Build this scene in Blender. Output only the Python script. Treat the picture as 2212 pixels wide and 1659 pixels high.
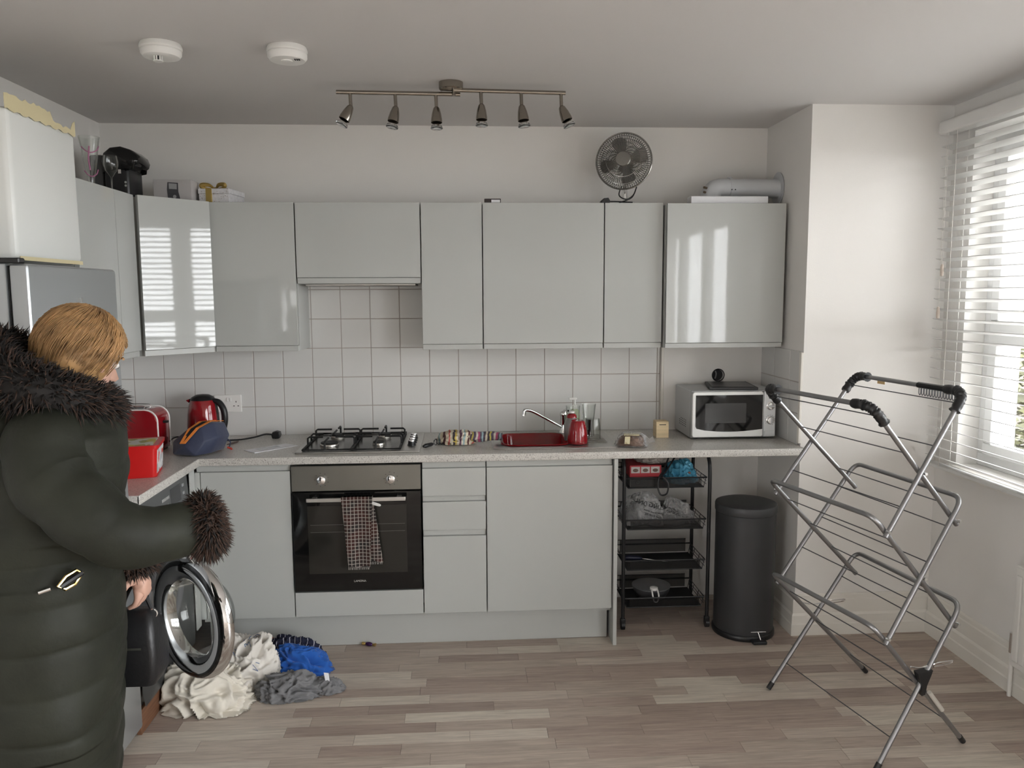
import bpy, bmesh, math, random
from mathutils.bvhtree import BVHTree
from mathutils import Vector, Matrix, noise, Euler

R = math.radians
PI = math.pi
random.seed(7)
for _o in list(bpy.data.objects):
    bpy.data.objects.remove(_o)
SC = bpy.context.scene
COL = SC.collection

# ------------------------------------------------------------------ camera
cam_data = bpy.data.cameras.new('camera')
cam = bpy.data.objects.new('camera', cam_data)
COL.objects.link(cam)
SC.camera = cam
cam_data.sensor_fit = 'HORIZONTAL'
cam_data.sensor_width = 36.0
cam_data.lens = 36.0 * 1708.39 / 2212.0
cam_data.clip_start = 0.05
_ya, _pi, _ro = R(3.5185), R(6.4505), R(-0.2918)
_F = Vector((math.sin(_ya) * math.cos(_pi), math.cos(_ya) * math.cos(_pi), -math.sin(_pi)))
_R = Vector((math.cos(_ya), -math.sin(_ya), 0))
_U = _R.cross(_F)
_R2 = _R * math.cos(_ro) + _U * math.sin(_ro)
_U2 = -_R * math.sin(_ro) + _U * math.cos(_ro)
_m = Matrix((_R2, _U2, -_F)).transposed().to_4x4()
_m.translation = Vector((0.8006, -4.2094, 1.6813))
cam.matrix_world = _m

# ------------------------------------------------------------------ world, light, exposure
world = bpy.data.worlds.new('overcast_sky')
SC.world = world
world.use_nodes = True
_bg = world.node_tree.nodes['Background']
_bg.inputs['Color'].default_value = (0.96, 0.98, 1.0, 1)
_bg.inputs['Strength'].default_value = 4.2
SC.view_settings.view_transform = 'Standard'
SC.view_settings.look = 'None'
SC.view_settings.gamma = 1.0
SC.view_settings.use_curve_mapping = False
SC.view_settings.exposure = 2.38


def window_light(name, loc, sy, sz, power, rot, portal=False):
    l = bpy.data.lights.new(name, 'AREA')
    l.shape = 'RECTANGLE'
    l.size = sy
    l.size_y = sz
    l.energy = power
    l.color = (0.93, 0.97, 1.0)
    if portal:
        l.cycles.is_portal = True
    o = bpy.data.objects.new(name, l)
    COL.objects.link(o)
    o.location = loc
    o.rotation_euler = rot
    return o


# sky light entering through the window openings of the room
window_light('window_daylight', (3.42, -1.62, 1.65), 1.95, 1.6, 95, (0, R(90), 0), True)
window_light('window_daylight', (3.42, -4.65, 1.10), 2.8, 2.2, 110, (0, R(90), 0), True)  # portal at the added right-wall glazing
window_light('window_daylight', (-1.33, -5.2, 1.1), 1.5, 1.6, 60, (0, R(-90), 0), True)  # portal at the window added in the left wall

# ------------------------------------------------------------------ materials
MATS = {}


def nt(m):
    m.use_nodes = True
    t = m.node_tree
    return t, t.nodes, t.links, t.nodes['Principled BSDF']


def mat(name, col, rough=0.5, metal=0.0, spec=0.5, coat=0.0, trans=0.0, ior=1.45, bump=0.0, bscale=40.0,
        var=0.0, vscale=6.0, sheen=0.0, alpha=1.0, stretch=None, emit=0.0):
    """procedural Principled material with optional tonal variation and fine relief"""
    if name in MATS:
        return MATS[name]
    m = bpy.data.materials.new(name)
    t, N, L, b = nt(m)
    b.inputs['Base Color'].default_value = (*col, 1)
    b.inputs['Roughness'].default_value = rough
    b.inputs['Metallic'].default_value = metal
    b.inputs['Specular IOR Level'].default_value = spec
    b.inputs['Coat Weight'].default_value = coat
    b.inputs['Coat Roughness'].default_value = 0.04
    b.inputs['Transmission Weight'].default_value = trans
    b.inputs['IOR'].default_value = ior
    b.inputs['Sheen Weight'].default_value = sheen
    b.inputs['Alpha'].default_value = alpha
    if emit:
        b.inputs['Emission Color'].default_value = (*col, 1)
        b.inputs['Emission Strength'].default_value = emit
    if var or bump:
        tc = N.new('ShaderNodeTexCoord')
        mp = N.new('ShaderNodeMapping')
        L.new(tc.outputs['Object'], mp.inputs['Vector'])
        if stretch:
            mp.inputs['Scale'].default_value = stretch
    if var:
        n = N.new('ShaderNodeTexNoise')
        n.inputs['Scale'].default_value = vscale
        n.inputs['Detail'].default_value = 4
        L.new(mp.outputs['Vector'], n.inputs['Vector'])
        cr = N.new('ShaderNodeValToRGB')
        cr.color_ramp.elements[0].position = 0.3
        cr.color_ramp.elements[1].position = 0.7
        cr.color_ramp.elements[0].color = (*[max(0, c * (1 - var)) for c in col], 1)
        cr.color_ramp.elements[1].color = (*[min(1, c * (1 + var)) for c in col], 1)
        L.new(n.outputs['Fac'], cr.inputs['Fac'])
        L.new(cr.outputs['Color'], b.inputs['Base Color'])
    if bump:
        n2 = N.new('ShaderNodeTexNoise')
        n2.inputs['Scale'].default_value = bscale
        n2.inputs['Detail'].default_value = 3
        L.new(mp.outputs['Vector'], n2.inputs['Vector'])
        bp = N.new('ShaderNodeBump')
        bp.inputs['Strength'].default_value = bump
        bp.inputs['Distance'].default_value = 0.004
        L.new(n2.outputs['Fac'], bp.inputs['Height'])
        L.new(bp.outputs['Normal'], b.inputs['Normal'])
    MATS[name] = m
    return m


def pane_mat(name, col=(1, 1, 1), gloss=0.07, rough=0.02):
    """thin clear sheet: light passes straight through, a little mirror on top"""
    m = bpy.data.materials.new(name)
    m.use_nodes = True
    t = m.node_tree
    t.nodes.clear()
    o = t.nodes.new('ShaderNodeOutputMaterial')
    mx = t.nodes.new('ShaderNodeMixShader')
    tr = t.nodes.new('ShaderNodeBsdfTransparent')
    gl = t.nodes.new('ShaderNodeBsdfGlossy')
    fr = t.nodes.new('ShaderNodeLayerWeight')
    fr.inputs['Blend'].default_value = 0.15
    ad = t.nodes.new('ShaderNodeMath')
    ad.operation = 'MULTIPLY_ADD'
    ad.inputs[1].default_value = 0.5
    ad.inputs[2].default_value = gloss
    t.links.new(fr.outputs['Fresnel'], ad.inputs[0])
    tr.inputs['Color'].default_value = (*col, 1)
    gl.inputs['Roughness'].default_value = rough
    t.links.new(ad.outputs[0], mx.inputs[0])
    t.links.new(tr.outputs[0], mx.inputs[1])
    t.links.new(gl.outputs[0], mx.inputs[2])
    t.links.new(mx.outputs[0], o.inputs['Surface'])
    MATS[name] = m
    return m


# ------------------------------------------------------------------ mesh helpers
def BM():
    return bmesh.new()


def box(bm, x0, x1, y0, y1, z0, z1, bev=0.0, seg=2):
    vs = [bm.verts.new((x, y, z)) for x in (x0, x1) for y in (y0, y1) for z in (z0, z1)]
    fs = []
    for q in ((0, 1, 3, 2), (4, 6, 7, 5), (0, 4, 5, 1), (2, 3, 7, 6), (0, 2, 6, 4), (1, 5, 7, 3)):
        fs.append(bm.faces.new([vs[i] for i in q]))
    if bev:
        es = list({e for f in fs for e in f.edges})
        bmesh.ops.bevel(bm, geom=es, offset=bev, segments=seg, profile=0.5, affect='EDGES')
    return vs


def frame_dirs(d):
    d = d.normalized()
    a = Vector((0, 0, 1)) if abs(d.z) < 0.9 else Vector((1, 0, 0))
    u = d.cross(a).normalized()
    return u, d.cross(u).normalized()


def ring_pts(c, u, v, r, n, r2=None, ph=0.0):
    r2 = r if r2 is None else r2
    return [c + u * (r * math.cos(2 * PI * i / n + ph)) + v * (r2 * math.sin(2 * PI * i / n + ph)) for i in range(n)]


def loft(bm, rings, cap0=True, cap1=True, closed=True, loop=False):
    vr = [[bm.verts.new(p) for p in r] for r in rings]
    n = len(vr[0])
    seq = list(zip(vr[:-1], vr[1:]))
    if loop:
        seq.append((vr[-1], vr[0]))
    for a, b in seq:
        for i in range(n if closed else n - 1):
            j = (i + 1) % n
            bm.faces.new((a[i], a[j], b[j], b[i]))
    if not loop:
        if cap0:
            bm.faces.new(list(reversed(vr[0])))
        if cap1:
            bm.faces.new(vr[-1])
    return vr


def cyl(bm, p0, p1, r0, r1=None, n=16):
    p0, p1 = Vector(p0), Vector(p1)
    r1 = r0 if r1 is None else r1
    u, v = frame_dirs(p1 - p0)
    loft(bm, [ring_pts(p0, u, v, r0, n), ring_pts(p1, u, v, r1, n)])


def tube(bm, pts, r, n=8, loop=False):
    """sweep; r a number or a list"""
    P = [Vector(p) for p in pts]
    m = len(P)
    rings = []
    T = []
    for i in range(m):
        if loop:
            d = P[(i + 1) % m] - P[i - 1]
        else:
            d = P[min(i + 1, m - 1)] - P[max(i - 1, 0)]
        T.append(d.normalized())
    u, v = frame_dirs(T[0])
    for i in range(m):
        u = (u - T[i] * u.dot(T[i])).normalized()
        v = T[i].cross(u)
        rr = r[i] if isinstance(r, (list, tuple)) else r
        rings.append(ring_pts(P[i], u, v, rr, n))
    loft(bm, rings, loop=loop)


def smooth_path(pts, sub=6, loop=False):
    """Catmull-Rom through points"""
    P = [Vector(p) for p in pts]
    n = len(P)
    out = []
    for i in range(n if loop else n - 1):
        p1, p2 = P[i], P[(i + 1) % n]
        p0 = P[i - 1] if (i > 0 or loop) else p1 * 2 - p2
        p3 = P[(i + 2) % n] if (i + 2 < n or loop) else p2 * 2 - p1
        for k in range(sub):
            t = k / sub
            out.append(0.5 * ((2 * p1) + (p2 - p0) * t + (2 * p0 - 5 * p1 + 4 * p2 - p3) * t * t
                              + (3 * p1 - p0 - 3 * p2 + p3) * t ** 3))
    if not loop:
        out.append(P[-1])
    return out


def lathe(bm, prof, c=(0, 0, 0), n=24, axis='z', cap=True):
    """prof: list of (radius, height) along axis"""
    c = Vector(c)
    ax = {'x': (Vector((0, 1, 0)), Vector((0, 0, 1)), Vector((1, 0, 0))),
          'y': (Vector((0, 0, 1)), Vector((1, 0, 0)), Vector((0, 1, 0))),
          'z': (Vector((1, 0, 0)), Vector((0, 1, 0)), Vector((0, 0, 1)))}[axis] if isinstance(axis, str) else None
    if ax is None:
        d = Vector(axis).normalized()
        u, v = frame_dirs(d)
        ax = (u, v, d)
    u, v, d = ax
    loft(bm, [ring_pts(c + d * h, u, v, max(r, 1e-4), n) for r, h in prof], cap, cap)


def prism(bm, poly, a, b, axis='y', bev=0.0):
    """extrude a 2-D outline; axis y: poly in (x,z), axis x: poly in (y,z), axis z: poly in (x,y)"""
    def P(p, h):
        return {'y': (p[0], h, p[1]), 'x': (h, p[0], p[1]), 'z': (p[0], p[1], h)}[axis]
    va = [bm.verts.new(P(p, a)) for p in poly]
    vb = [bm.verts.new(P(p, b)) for p in poly]
    n = len(poly)
    fs = [bm.faces.new(va), bm.faces.new(list(reversed(vb)))]
    for i in range(n):
        j = (i + 1) % n
        fs.append(bm.faces.new((va[j], va[i], vb[i], vb[j])))
    if bev:
        bmesh.ops.bevel(bm, geom=list(fs[0].edges) + list(fs[1].edges), offset=bev, segments=2, profile=0.5,
                        affect='EDGES')


def rrect(x0, x1, y0, y1, r, n=5):
    """rounded rectangle outline"""
    out = []
    for cx, cy, a in ((x1 - r, y1 - r, 0), (x0 + r, y1 - r, 90), (x0 + r, y0 + r, 180), (x1 - r, y0 + r, 270)):
        for k in range(n + 1):
            t = R(a + 90 * k / n)
            out.append((cx + r * math.cos(t), cy + r * math.sin(t)))
    return out


def ellipsoid(bm, c, rx, ry, rz, nu=24, nv=14, rot=None, fn=None):
    rings = []
    c = Vector(c)
    for j in range(nv + 1):
        th = PI * j / nv
        th = min(max(th, 0.02), PI - 0.02)
        rg = []
        for i in range(nu):
            ph = 2 * PI * i / nu
            p = Vector((math.sin(th) * math.cos(ph), math.sin(th) * math.sin(ph), -math.cos(th)))
            k = fn(p) if fn else 1.0
            p = Vector((p.x * rx * k, p.y * ry * k, p.z * rz * k))
            if rot:
                p = rot @ p
            rg.append(c + p)
        rings.append(rg)
    loft(bm, rings)


# ------------------------------------------------------------------ object helpers
XF = {}


def finish(bm, name, m, smooth):
    if smooth in (25, 30):
        smooth = 20
    bmesh.ops.recalc_face_normals(bm, faces=bm.faces[:])
    me = bpy.data.meshes.new(name)
    bm.to_mesh(me)
    bm.free()
    if smooth:
        me.polygons.foreach_set('use_smooth', [True] * len(me.polygons))
        if smooth is not True:
            try:
                me.set_sharp_from_angle(angle=R(smooth))
            except Exception:
                pass
    for mm in (m if isinstance(m, (list, tuple)) else [m]):
        me.materials.append(mm if not isinstance(mm, str) else MATS[mm])
    return me


def part(name, bm, m, parent, smooth=40, local=False, label=None, kind=None):
    """a child mesh; its geometry is given in world coordinates unless local"""
    if not local and parent.name in XF:
        bm.transform(XF[parent.name].inverted())
    me = finish(bm, name, m, smooth)
    o = bpy.data.objects.new(name, me)
    COL.objects.link(o)
    o.parent = parent
    XF[o.name] = XF.get(parent.name, Matrix())
    if label:
        o['label'] = label
    if kind:
        o['kind'] = kind
    return o


def thing(name, label, cat, loc=(0, 0, 0), rotz=0.0, group=None):
    o = bpy.data.objects.new(name, None)
    o.empty_display_size = 0.05
    COL.objects.link(o)
    o.location = loc
    o.rotation_euler = (0, 0, rotz)
    XF[o.name] = Matrix.Translation(Vector(loc)) @ Matrix.Rotation(rotz, 4, 'Z')
    o['label'] = label
    o['category'] = cat
    if group:
        o['group'] = group
    return o


def solo(name, bm, m, label, cat, group=None, smooth=40, kind=None):
    """a thing that is one mesh: origin at the base centre"""
    bm.verts.ensure_lookup_table()
    xs = [v.co.x for v in bm.verts]
    ys = [v.co.y for v in bm.verts]
    zs = [v.co.z for v in bm.verts]
    L = Vector(((min(xs) + max(xs)) / 2, (min(ys) + max(ys)) / 2, min(zs)))
    bm.transform(Matrix.Translation(-L))
    me = finish(bm, name, m, smooth)
    o = bpy.data.objects.new(name, me)
    COL.objects.link(o)
    o.location = L
    XF[o.name] = Matrix.Translation(L)
    o['label'] = label
    o['category'] = cat
    if group:
        o['group'] = group
    if kind:
        o['kind'] = kind
    return o


def struct(name, bm, m, label, cat, smooth=30):
    o = solo(name, bm, m, label, cat, smooth=smooth)
    o['kind'] = 'structure'
    return o


def text(name, body, size, m, parent, mw, depth=0.0004, mirror=False):
    """flat lettering; mw places it in the world (local x = reading direction, z = out of the surface)"""
    cu = bpy.data.curves.new('lettering', 'FONT')
    cu.body = body
    cu.size = size
    cu.extrude = depth
    cu.align_x = 'CENTER'
    cu.align_y = 'CENTER'
    to = bpy.data.objects.new('lettering', cu)
    COL.objects.link(to)
    dg = bpy.context.evaluated_depsgraph_get()
    me = bpy.data.meshes.new_from_object(to.evaluated_get(dg))
    bpy.data.objects.remove(to)
    bm = BM()
    bm.from_mesh(me)
    if mirror:
        bm.transform(Matrix.Scale(-1, 4, Vector((1, 0, 0))))
    bm.transform(mw)
    return part(name, bm, m, parent, smooth=False)


def face_matrix(o, right, up):
    r, u = Vector(right).normalized(), Vector(up).normalized()
    m = Matrix((r, u, r.cross(u))).transposed().to_4x4()
    m.translation = Vector(o)
    return m
# ------------------------------------------------------------------ the palette
WALL = mat('wall_paint', (0.74, 0.718, 0.685), 0.75, spec=0.25, bump=0.08, bscale=220)
CEIL = mat('ceiling_paint', (0.63, 0.61, 0.597), 0.85, spec=0.2)
TRIMW = mat('trim_gloss_white', (0.72, 0.69, 0.63), 0.35)
GLOSS = mat('cabinet_gloss_grey', (0.445, 0.455, 0.435), 0.035, spec=0.5, bump=0.01, bscale=14)
CARC = mat('cabinet_board_grey', (0.45, 0.458, 0.438), 0.4)
RAIL = mat('handle_rail_grey', (0.45, 0.458, 0.438), 0.3)
SHADOWGAP = mat('opening_shade_dark', (0.03, 0.03, 0.03), 0.8)  # near-black colour standing in for the shade inside small openings
TILE = mat('tile_glaze', (0.66, 0.655, 0.635), 0.16, var=0.025, vscale=2.0)
GROUT = mat('tile_grout', (0.40, 0.36, 0.33), 0.9)
CHROME = mat('chrome', (0.82, 0.82, 0.82), 0.07, 1.0)
STEEL = mat('brushed_steel', (0.52, 0.51, 0.49), 0.32, 1.0, bump=0.05, bscale=300, stretch=(1, 1, 30))
NICKEL = mat('satin_nickel', (0.33, 0.30, 0.26), 0.22, 1.0)
AIRER = mat('airer_silver_tube', (0.33, 0.33, 0.335), 0.35, 0.9)
WIRE = mat('airer_line_grey', (0.10, 0.10, 0.105), 0.5, 0.3)
BLACK = mat('black_plastic', (0.012, 0.012, 0.013), 0.35)
BLACKM = mat('black_matt', (0.015, 0.015, 0.016), 0.7)
BLACKG = mat('black_glass', (0.006, 0.006, 0.006), 0.05)
IRON = mat('cast_iron_black', (0.012, 0.012, 0.012), 0.6)
BINM = mat('bin_charcoal_metal', (0.048, 0.049, 0.051), 0.4, 0.3)
WHITEP = mat('white_plastic', (0.78, 0.77, 0.74), 0.35)
WHITEG = mat('white_gloss', (0.80, 0.80, 0.78), 0.15)
SILVERP = mat('silver_plastic', (0.50, 0.51, 0.52), 0.3, 0.5)
RED = mat('red_gloss', (0.25, 0.007, 0.012), 0.10, coat=0.4)
REDP = mat('red_plastic', (0.55, 0.012, 0.012), 0.3)
REDS = mat('red_enamel_bowl', (0.42, 0.008, 0.014), 0.12, coat=0.5)
ANTH = mat('anthracite_metal', (0.075, 0.078, 0.08), 0.3, 0.5)
GLASS = mat('clear_glass', (1, 1, 1), 0.0, trans=1.0, ior=1.45)
PANE = pane_mat('window_glass')
THIN = pane_mat('thin_clear_glass', (0.97, 0.98, 0.97), 0.03)


def film_mat(name, base):
    m = bpy.data.materials.new(name)
    m.use_nodes = True
    t = m.node_tree
    b = t.nodes['Principled BSDF']
    b.inputs['Base Color'].default_value = (.9, .9, .9, 1)
    b.inputs['Roughness'].default_value = .16
    tr = t.nodes.new('ShaderNodeBsdfTransparent')
    tr.inputs['Color'].default_value = (.97, .97, .97, 1)
    mx = t.nodes.new('ShaderNodeMixShader')
    lw = t.nodes.new('ShaderNodeLayerWeight')
    lw.inputs['Blend'].default_value = .3
    ma = t.nodes.new('ShaderNodeMath')
    ma.operation = 'MULTIPLY_ADD'
    ma.inputs[1].default_value = .45
    ma.inputs[2].default_value = base
    t.links.new(lw.outputs['Facing'], ma.inputs[0])
    t.links.new(ma.outputs[0], mx.inputs[0])
    t.links.new(tr.outputs[0], mx.inputs[1])
    t.links.new(b.outputs[0], mx.inputs[2])
    t.links.new(mx.outputs[0], t.nodes['Material Output'].inputs['Surface'])
    return m


FILM = film_mat('clear_plastic_film', .18)
FILM2 = film_mat('clear_food_wrapper', .03)
TAPE = mat('masking_tape', (0.66, 0.58, 0.36), 0.7)
BOILER = mat('boiler_white_enamel', (0.73, 0.74, 0.71), 0.3)
FRIDGE = mat('fridge_silver', (0.40, 0.42, 0.43), 0.28, 0.6)
BLIND = mat('blind_slat_white', (0.64, 0.635, 0.615), 0.35)
UPVC = mat('upvc_white', (0.70, 0.70, 0.69), 0.25)
CORD = mat('blind_cord', (0.72, 0.69, 0.64), 0.8)
RADW = mat('radiator_white', (0.74, 0.72, 0.68), 0.3)
GOLD = mat('gold_metal', (0.75, 0.55, 0.22), 0.2, 1.0)
WOODL = mat('pale_birch_wood', (0.66, 0.52, 0.32), 0.55, var=0.12, vscale=9, stretch=(1, 1, 8))
PAPER = mat('white_paper', (0.80, 0.80, 0.82), 0.8)
CARD = mat('grey_card', (0.45, 0.43, 0.41), 0.7)


def worktop_mat():
    m = bpy.data.materials.new('speckled_laminate')
    t, N, L, b = nt(m)
    tc = N.new('ShaderNodeTexCoord')
    n = N.new('ShaderNodeTexNoise')
    n.inputs['Scale'].default_value = 210
    n.inputs['Detail'].default_value = 2
    cr = N.new('ShaderNodeValToRGB')
    e = cr.color_ramp.elements
    e[0].position, e[0].color = 0.30, (0.22, 0.20, 0.18, 1)
    e[1].position, e[1].color = 0.44, (0.53, 0.51, 0.475, 1)
    x = e.new(0.62)
    x.color = (0.57, 0.55, 0.51, 1)
    x = e.new(0.74)
    x.color = (0.72, 0.70, 0.66, 1)
    L.new(tc.outputs['Object'], n.inputs['Vector'])
    L.new(n.outputs['Fac'], cr.inputs['Fac'])
    L.new(cr.outputs['Color'], b.inputs['Base Color'])
    b.inputs['Roughness'].default_value = 0.28
    return m


WORKTOP = worktop_mat()


def plank_mat(name, island):
    m = bpy.data.materials.new(name)
    t, N, L, b = nt(m)
    tc = N.new('ShaderNodeTexCoord')
    if island:
        rnd = N.new('ShaderNodeNewGeometry').outputs['Random Per Island']
    else:
        rnd = N.new('ShaderNodeObjectInfo').outputs['Random']
    # shift the grain from plank to plank
    sc = N.new('ShaderNodeMath')
    sc.operation = 'MULTIPLY'
    sc.inputs[1].default_value = 37.0
    L.new(rnd, sc.inputs[0])
    cb = N.new('ShaderNodeCombineXYZ')
    L.new(sc.outputs[0], cb.inputs[0])
    L.new(sc.outputs[0], cb.inputs[2])
    ad = N.new('ShaderNodeVectorMath')
    L.new(tc.outputs['Object'], ad.inputs[0])
    L.new(cb.outputs[0], ad.inputs[1])
    mp = N.new('ShaderNodeMapping')
    mp.inputs['Scale'].default_value = (2.2, 34, 1)
    L.new(ad.outputs[0], mp.inputs['Vector'])
    n = N.new('ShaderNodeTexNoise')
    n.inputs['Scale'].default_value = 2.6
    n.inputs['Detail'].default_value = 8
    n.inputs['Roughness'].default_value = 0.62
    n.inputs['Distortion'].default_value = 0.6
    L.new(mp.outputs[0], n.inputs['Vector'])
    cr = N.new('ShaderNodeValToRGB')
    e = cr.color_ramp.elements
    e[0].position, e[0].color = 0.0, (0.365, 0.29, 0.25, 1)
    e[1].position, e[1].color = 1.0, (0.64, 0.58, 0.50, 1)
    for p, c in ((0.3, (0.44, 0.355, 0.305, 1)), (0.55, (0.485, 0.41, 0.35, 1)), (0.8, (0.57, 0.495, 0.43, 1))):
        x = e.new(p)
        x.color = c
    L.new(rnd, cr.inputs['Fac'])
    gr = N.new('ShaderNodeValToRGB')
    gr.color_ramp.elements[0].position = 0.28
    gr.color_ramp.elements[0].color = (0.70, 0.69, 0.68, 1)
    gr.color_ramp.elements[1].position = 0.68
    gr.color_ramp.elements[1].color = (1.10, 1.10, 1.08, 1)
    L.new(n.outputs['Fac'], gr.inputs['Fac'])
    mx = N.new('ShaderNodeMix')
    mx.data_type = 'RGBA'
    mx.blend_type = 'MULTIPLY'
    mx.inputs[0].default_value = 1.0
    L.new(cr.outputs['Color'], mx.inputs[6])
    L.new(gr.outputs['Color'], mx.inputs[7])
    L.new(mx.outputs[2], b.inputs['Base Color'])
    b.inputs['Roughness'].default_value = 0.42
    b.inputs['Specular IOR Level'].default_value = 0.35
    return m


PLANK = plank_mat('oak_strip_vinyl', False)
PLANKF = plank_mat('oak_strip_vinyl_far', True)


def check_mat(name, a, bcol, scale, line=0.16):
    """woven check: thin pale lines over dark squares, in object space x/z"""
    m = bpy.data.materials.new(name)
    t, N, L, b = nt(m)
    tc = N.new('ShaderNodeTexCoord')
    sx = N.new('ShaderNodeSeparateXYZ')
    L.new(tc.outputs['Object'], sx.inputs[0])
    outs = []
    for k in (0, 2):
        mu = N.new('ShaderNodeMath')
        mu.operation = 'MULTIPLY'
        mu.inputs[1].default_value = scale
        L.new(sx.outputs[k], mu.inputs[0])
        fr = N.new('ShaderNodeMath')
        fr.operation = 'FRACT'
        L.new(mu.outputs[0], fr.inputs[0])
        lt = N.new('ShaderNodeMath')
        lt.operation = 'LESS_THAN'
        lt.inputs[1].default_value = line
        L.new(fr.outputs[0], lt.inputs[0])
        outs.append(lt)
    mxm = N.new('ShaderNodeMath')
    mxm.operation = 'MAXIMUM'
    L.new(outs[0].outputs[0], mxm.inputs[0])
    L.new(outs[1].outputs[0], mxm.inputs[1])
    nz = N.new('ShaderNodeTexNoise')
    nz.inputs['Scale'].default_value = 14
    L.new(tc.outputs['Object'], nz.inputs['Vector'])
    cr = N.new('ShaderNodeValToRGB')
    cr.color_ramp.elements[0].position = 0.42
    cr.color_ramp.elements[0].color = (*a, 1)
    cr.color_ramp.elements[1].position = 0.58
    cr.color_ramp.elements[1].color = (a[0] * 1.9, a[1] * 0.95, a[2] * 0.85, 1)
    L.new(nz.outputs['Fac'], cr.inputs['Fac'])
    mx = N.new('ShaderNodeMix')
    mx.data_type = 'RGBA'
    L.new(mxm.outputs[0], mx.inputs[0])
    L.new(cr.outputs['Color'], mx.inputs[6])
    mx.inputs[7].default_value = (*bcol, 1)
    L.new(mx.outputs[2], b.inputs['Base Color'])
    b.inputs['Roughness'].default_value = 0.9
    return m


def stripe_mat(name, stops, axis, scale, rough=0.9):
    """repeating stripes along one object axis"""
    m = bpy.data.materials.new(name)
    t, N, L, b = nt(m)
    tc = N.new('ShaderNodeTexCoord')
    nz = N.new('ShaderNodeTexNoise')
    nz.inputs['Scale'].default_value = 9
    L.new(tc.outputs['Object'], nz.inputs['Vector'])
    sx = N.new('ShaderNodeSeparateXYZ')
    L.new(tc.outputs['Object'], sx.inputs[0])
    ma = N.new('ShaderNodeMath')
    ma.operation = 'MULTIPLY_ADD'
    ma.inputs[1].default_value = 0.05
    L.new(nz.outputs['Fac'], ma.inputs[0])
    L.new(sx.outputs[axis], ma.inputs[2])
    mu = N.new('ShaderNodeMath')
    mu.operation = 'MULTIPLY'
    mu.inputs[1].default_value = scale
    L.new(ma.outputs[0], mu.inputs[0])
    fr = N.new('ShaderNodeMath')
    fr.operation = 'FRACT'
    L.new(mu.outputs[0], fr.inputs[0])
    cr = N.new('ShaderNodeValToRGB')
    cr.color_ramp.interpolation = 'CONSTANT'
    e = cr.color_ramp.elements
    e[0].position, e[0].color = 0.0, (*stops[0][1], 1)
    e[1].position, e[1].color = stops[1][0], (*stops[1][1], 1)
    for p, c in stops[2:]:
        x = e.new(p)
        x.color = (*c, 1)
    L.new(fr.outputs[0], cr.inputs['Fac'])
    L.new(cr.outputs['Color'], b.inputs['Base Color'])
    b.inputs['Roughness'].default_value = rough
    return m
# ------------------------------------------------------------------ the room
XL, XR, XW, YR, YF, ZC = -1.01, 2.42, 3.10, -0.54, -6.6, 2.5465
WY0, WY1, WZ0, WZ1 = -0.70, -2.56, 0.88, 2.40      # window in the right wall
VY0, VY1, VZ0 = -3.30, -6.00, 0.06                             # unseen glazed doors in the right wall, added to light floor and fronts
TH = 0.28

def holed_wall(axis, pos, thick, a0, a1, holes):
    """wall slab with rectangular openings; holes = [(a_lo, a_hi, z_lo, z_hi)]"""
    bm = BM()
    cuts = sorted({a0, a1, *[h[0] for h in holes], *[h[1] for h in holes]})
    for lo, hi in zip(cuts[:-1], cuts[1:]):
        hs = [h for h in holes if h[0] <= lo + 1e-6 and h[1] >= hi - 1e-6]
        spans = [(0, ZC)] if not hs else [(0, hs[0][2]), (hs[0][3], ZC)]
        for z0, z1 in spans:
            if axis == 'x':
                box(bm, pos, pos + thick, lo, hi, z0, z1)
            else:
                box(bm, lo, hi, pos, pos + thick, z0, z1)
    bmesh.ops.remove_doubles(bm, verts=bm.verts[:], dist=1e-5)
    return bm


bm = BM(); box(bm, XL - .2, XW + .35, YF - .25, .2, -.12, -.003)
floor = struct('floor', bm, mat('subfloor_grey', (0.12, 0.10, 0.085), 0.8), 'oak-effect strip flooring running across the whole kitchen', 'floor')
bm = BM(); box(bm, XL - .2, XW + .35, YF - .25, .2, ZC, ZC + .1)
struct('ceiling', bm, CEIL, 'plain matt white ceiling over the kitchen', 'ceiling')
bm = BM(); box(bm, XL - .2, XR + .9, 0, .2, 0, ZC)
wall_back = struct('wall_back', bm, WALL, 'cream back wall behind the wall units, with a tiled splashback', 'wall')
LY0, LY1, LZ0, LZ1 = -4.50, -5.90, 0.35, 1.85      # added window in the left wall, behind the viewer, for more frontal light
bm = holed_wall('x', XL - .2, .2, YF, 0, [(LY1, LY0, LZ0, LZ1)])
struct('wall_left', bm, WALL, 'cream left wall above the fridge and boiler', 'wall')
bm = BM(); box(bm, XR, XW + .2, YR, 0, 0, ZC)
wall_return = struct('wall_return', bm, WALL, 'cream wall corner between the worktop and the window', 'wall')


bm = holed_wall('x', XW, TH, YF, YR, [(WY1, WY0, WZ0, WZ1), (VY1, VY0, VZ0, WZ1)])
struct('wall_right', bm, WALL, 'cream right wall with the window and radiator', 'wall')
bm = holed_wall('y', YF - .2, .2, XL - .2, XW + TH, [])
struct('wall_front', bm, WALL, 'cream wall at the far end of the room behind the viewer', 'wall')

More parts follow.
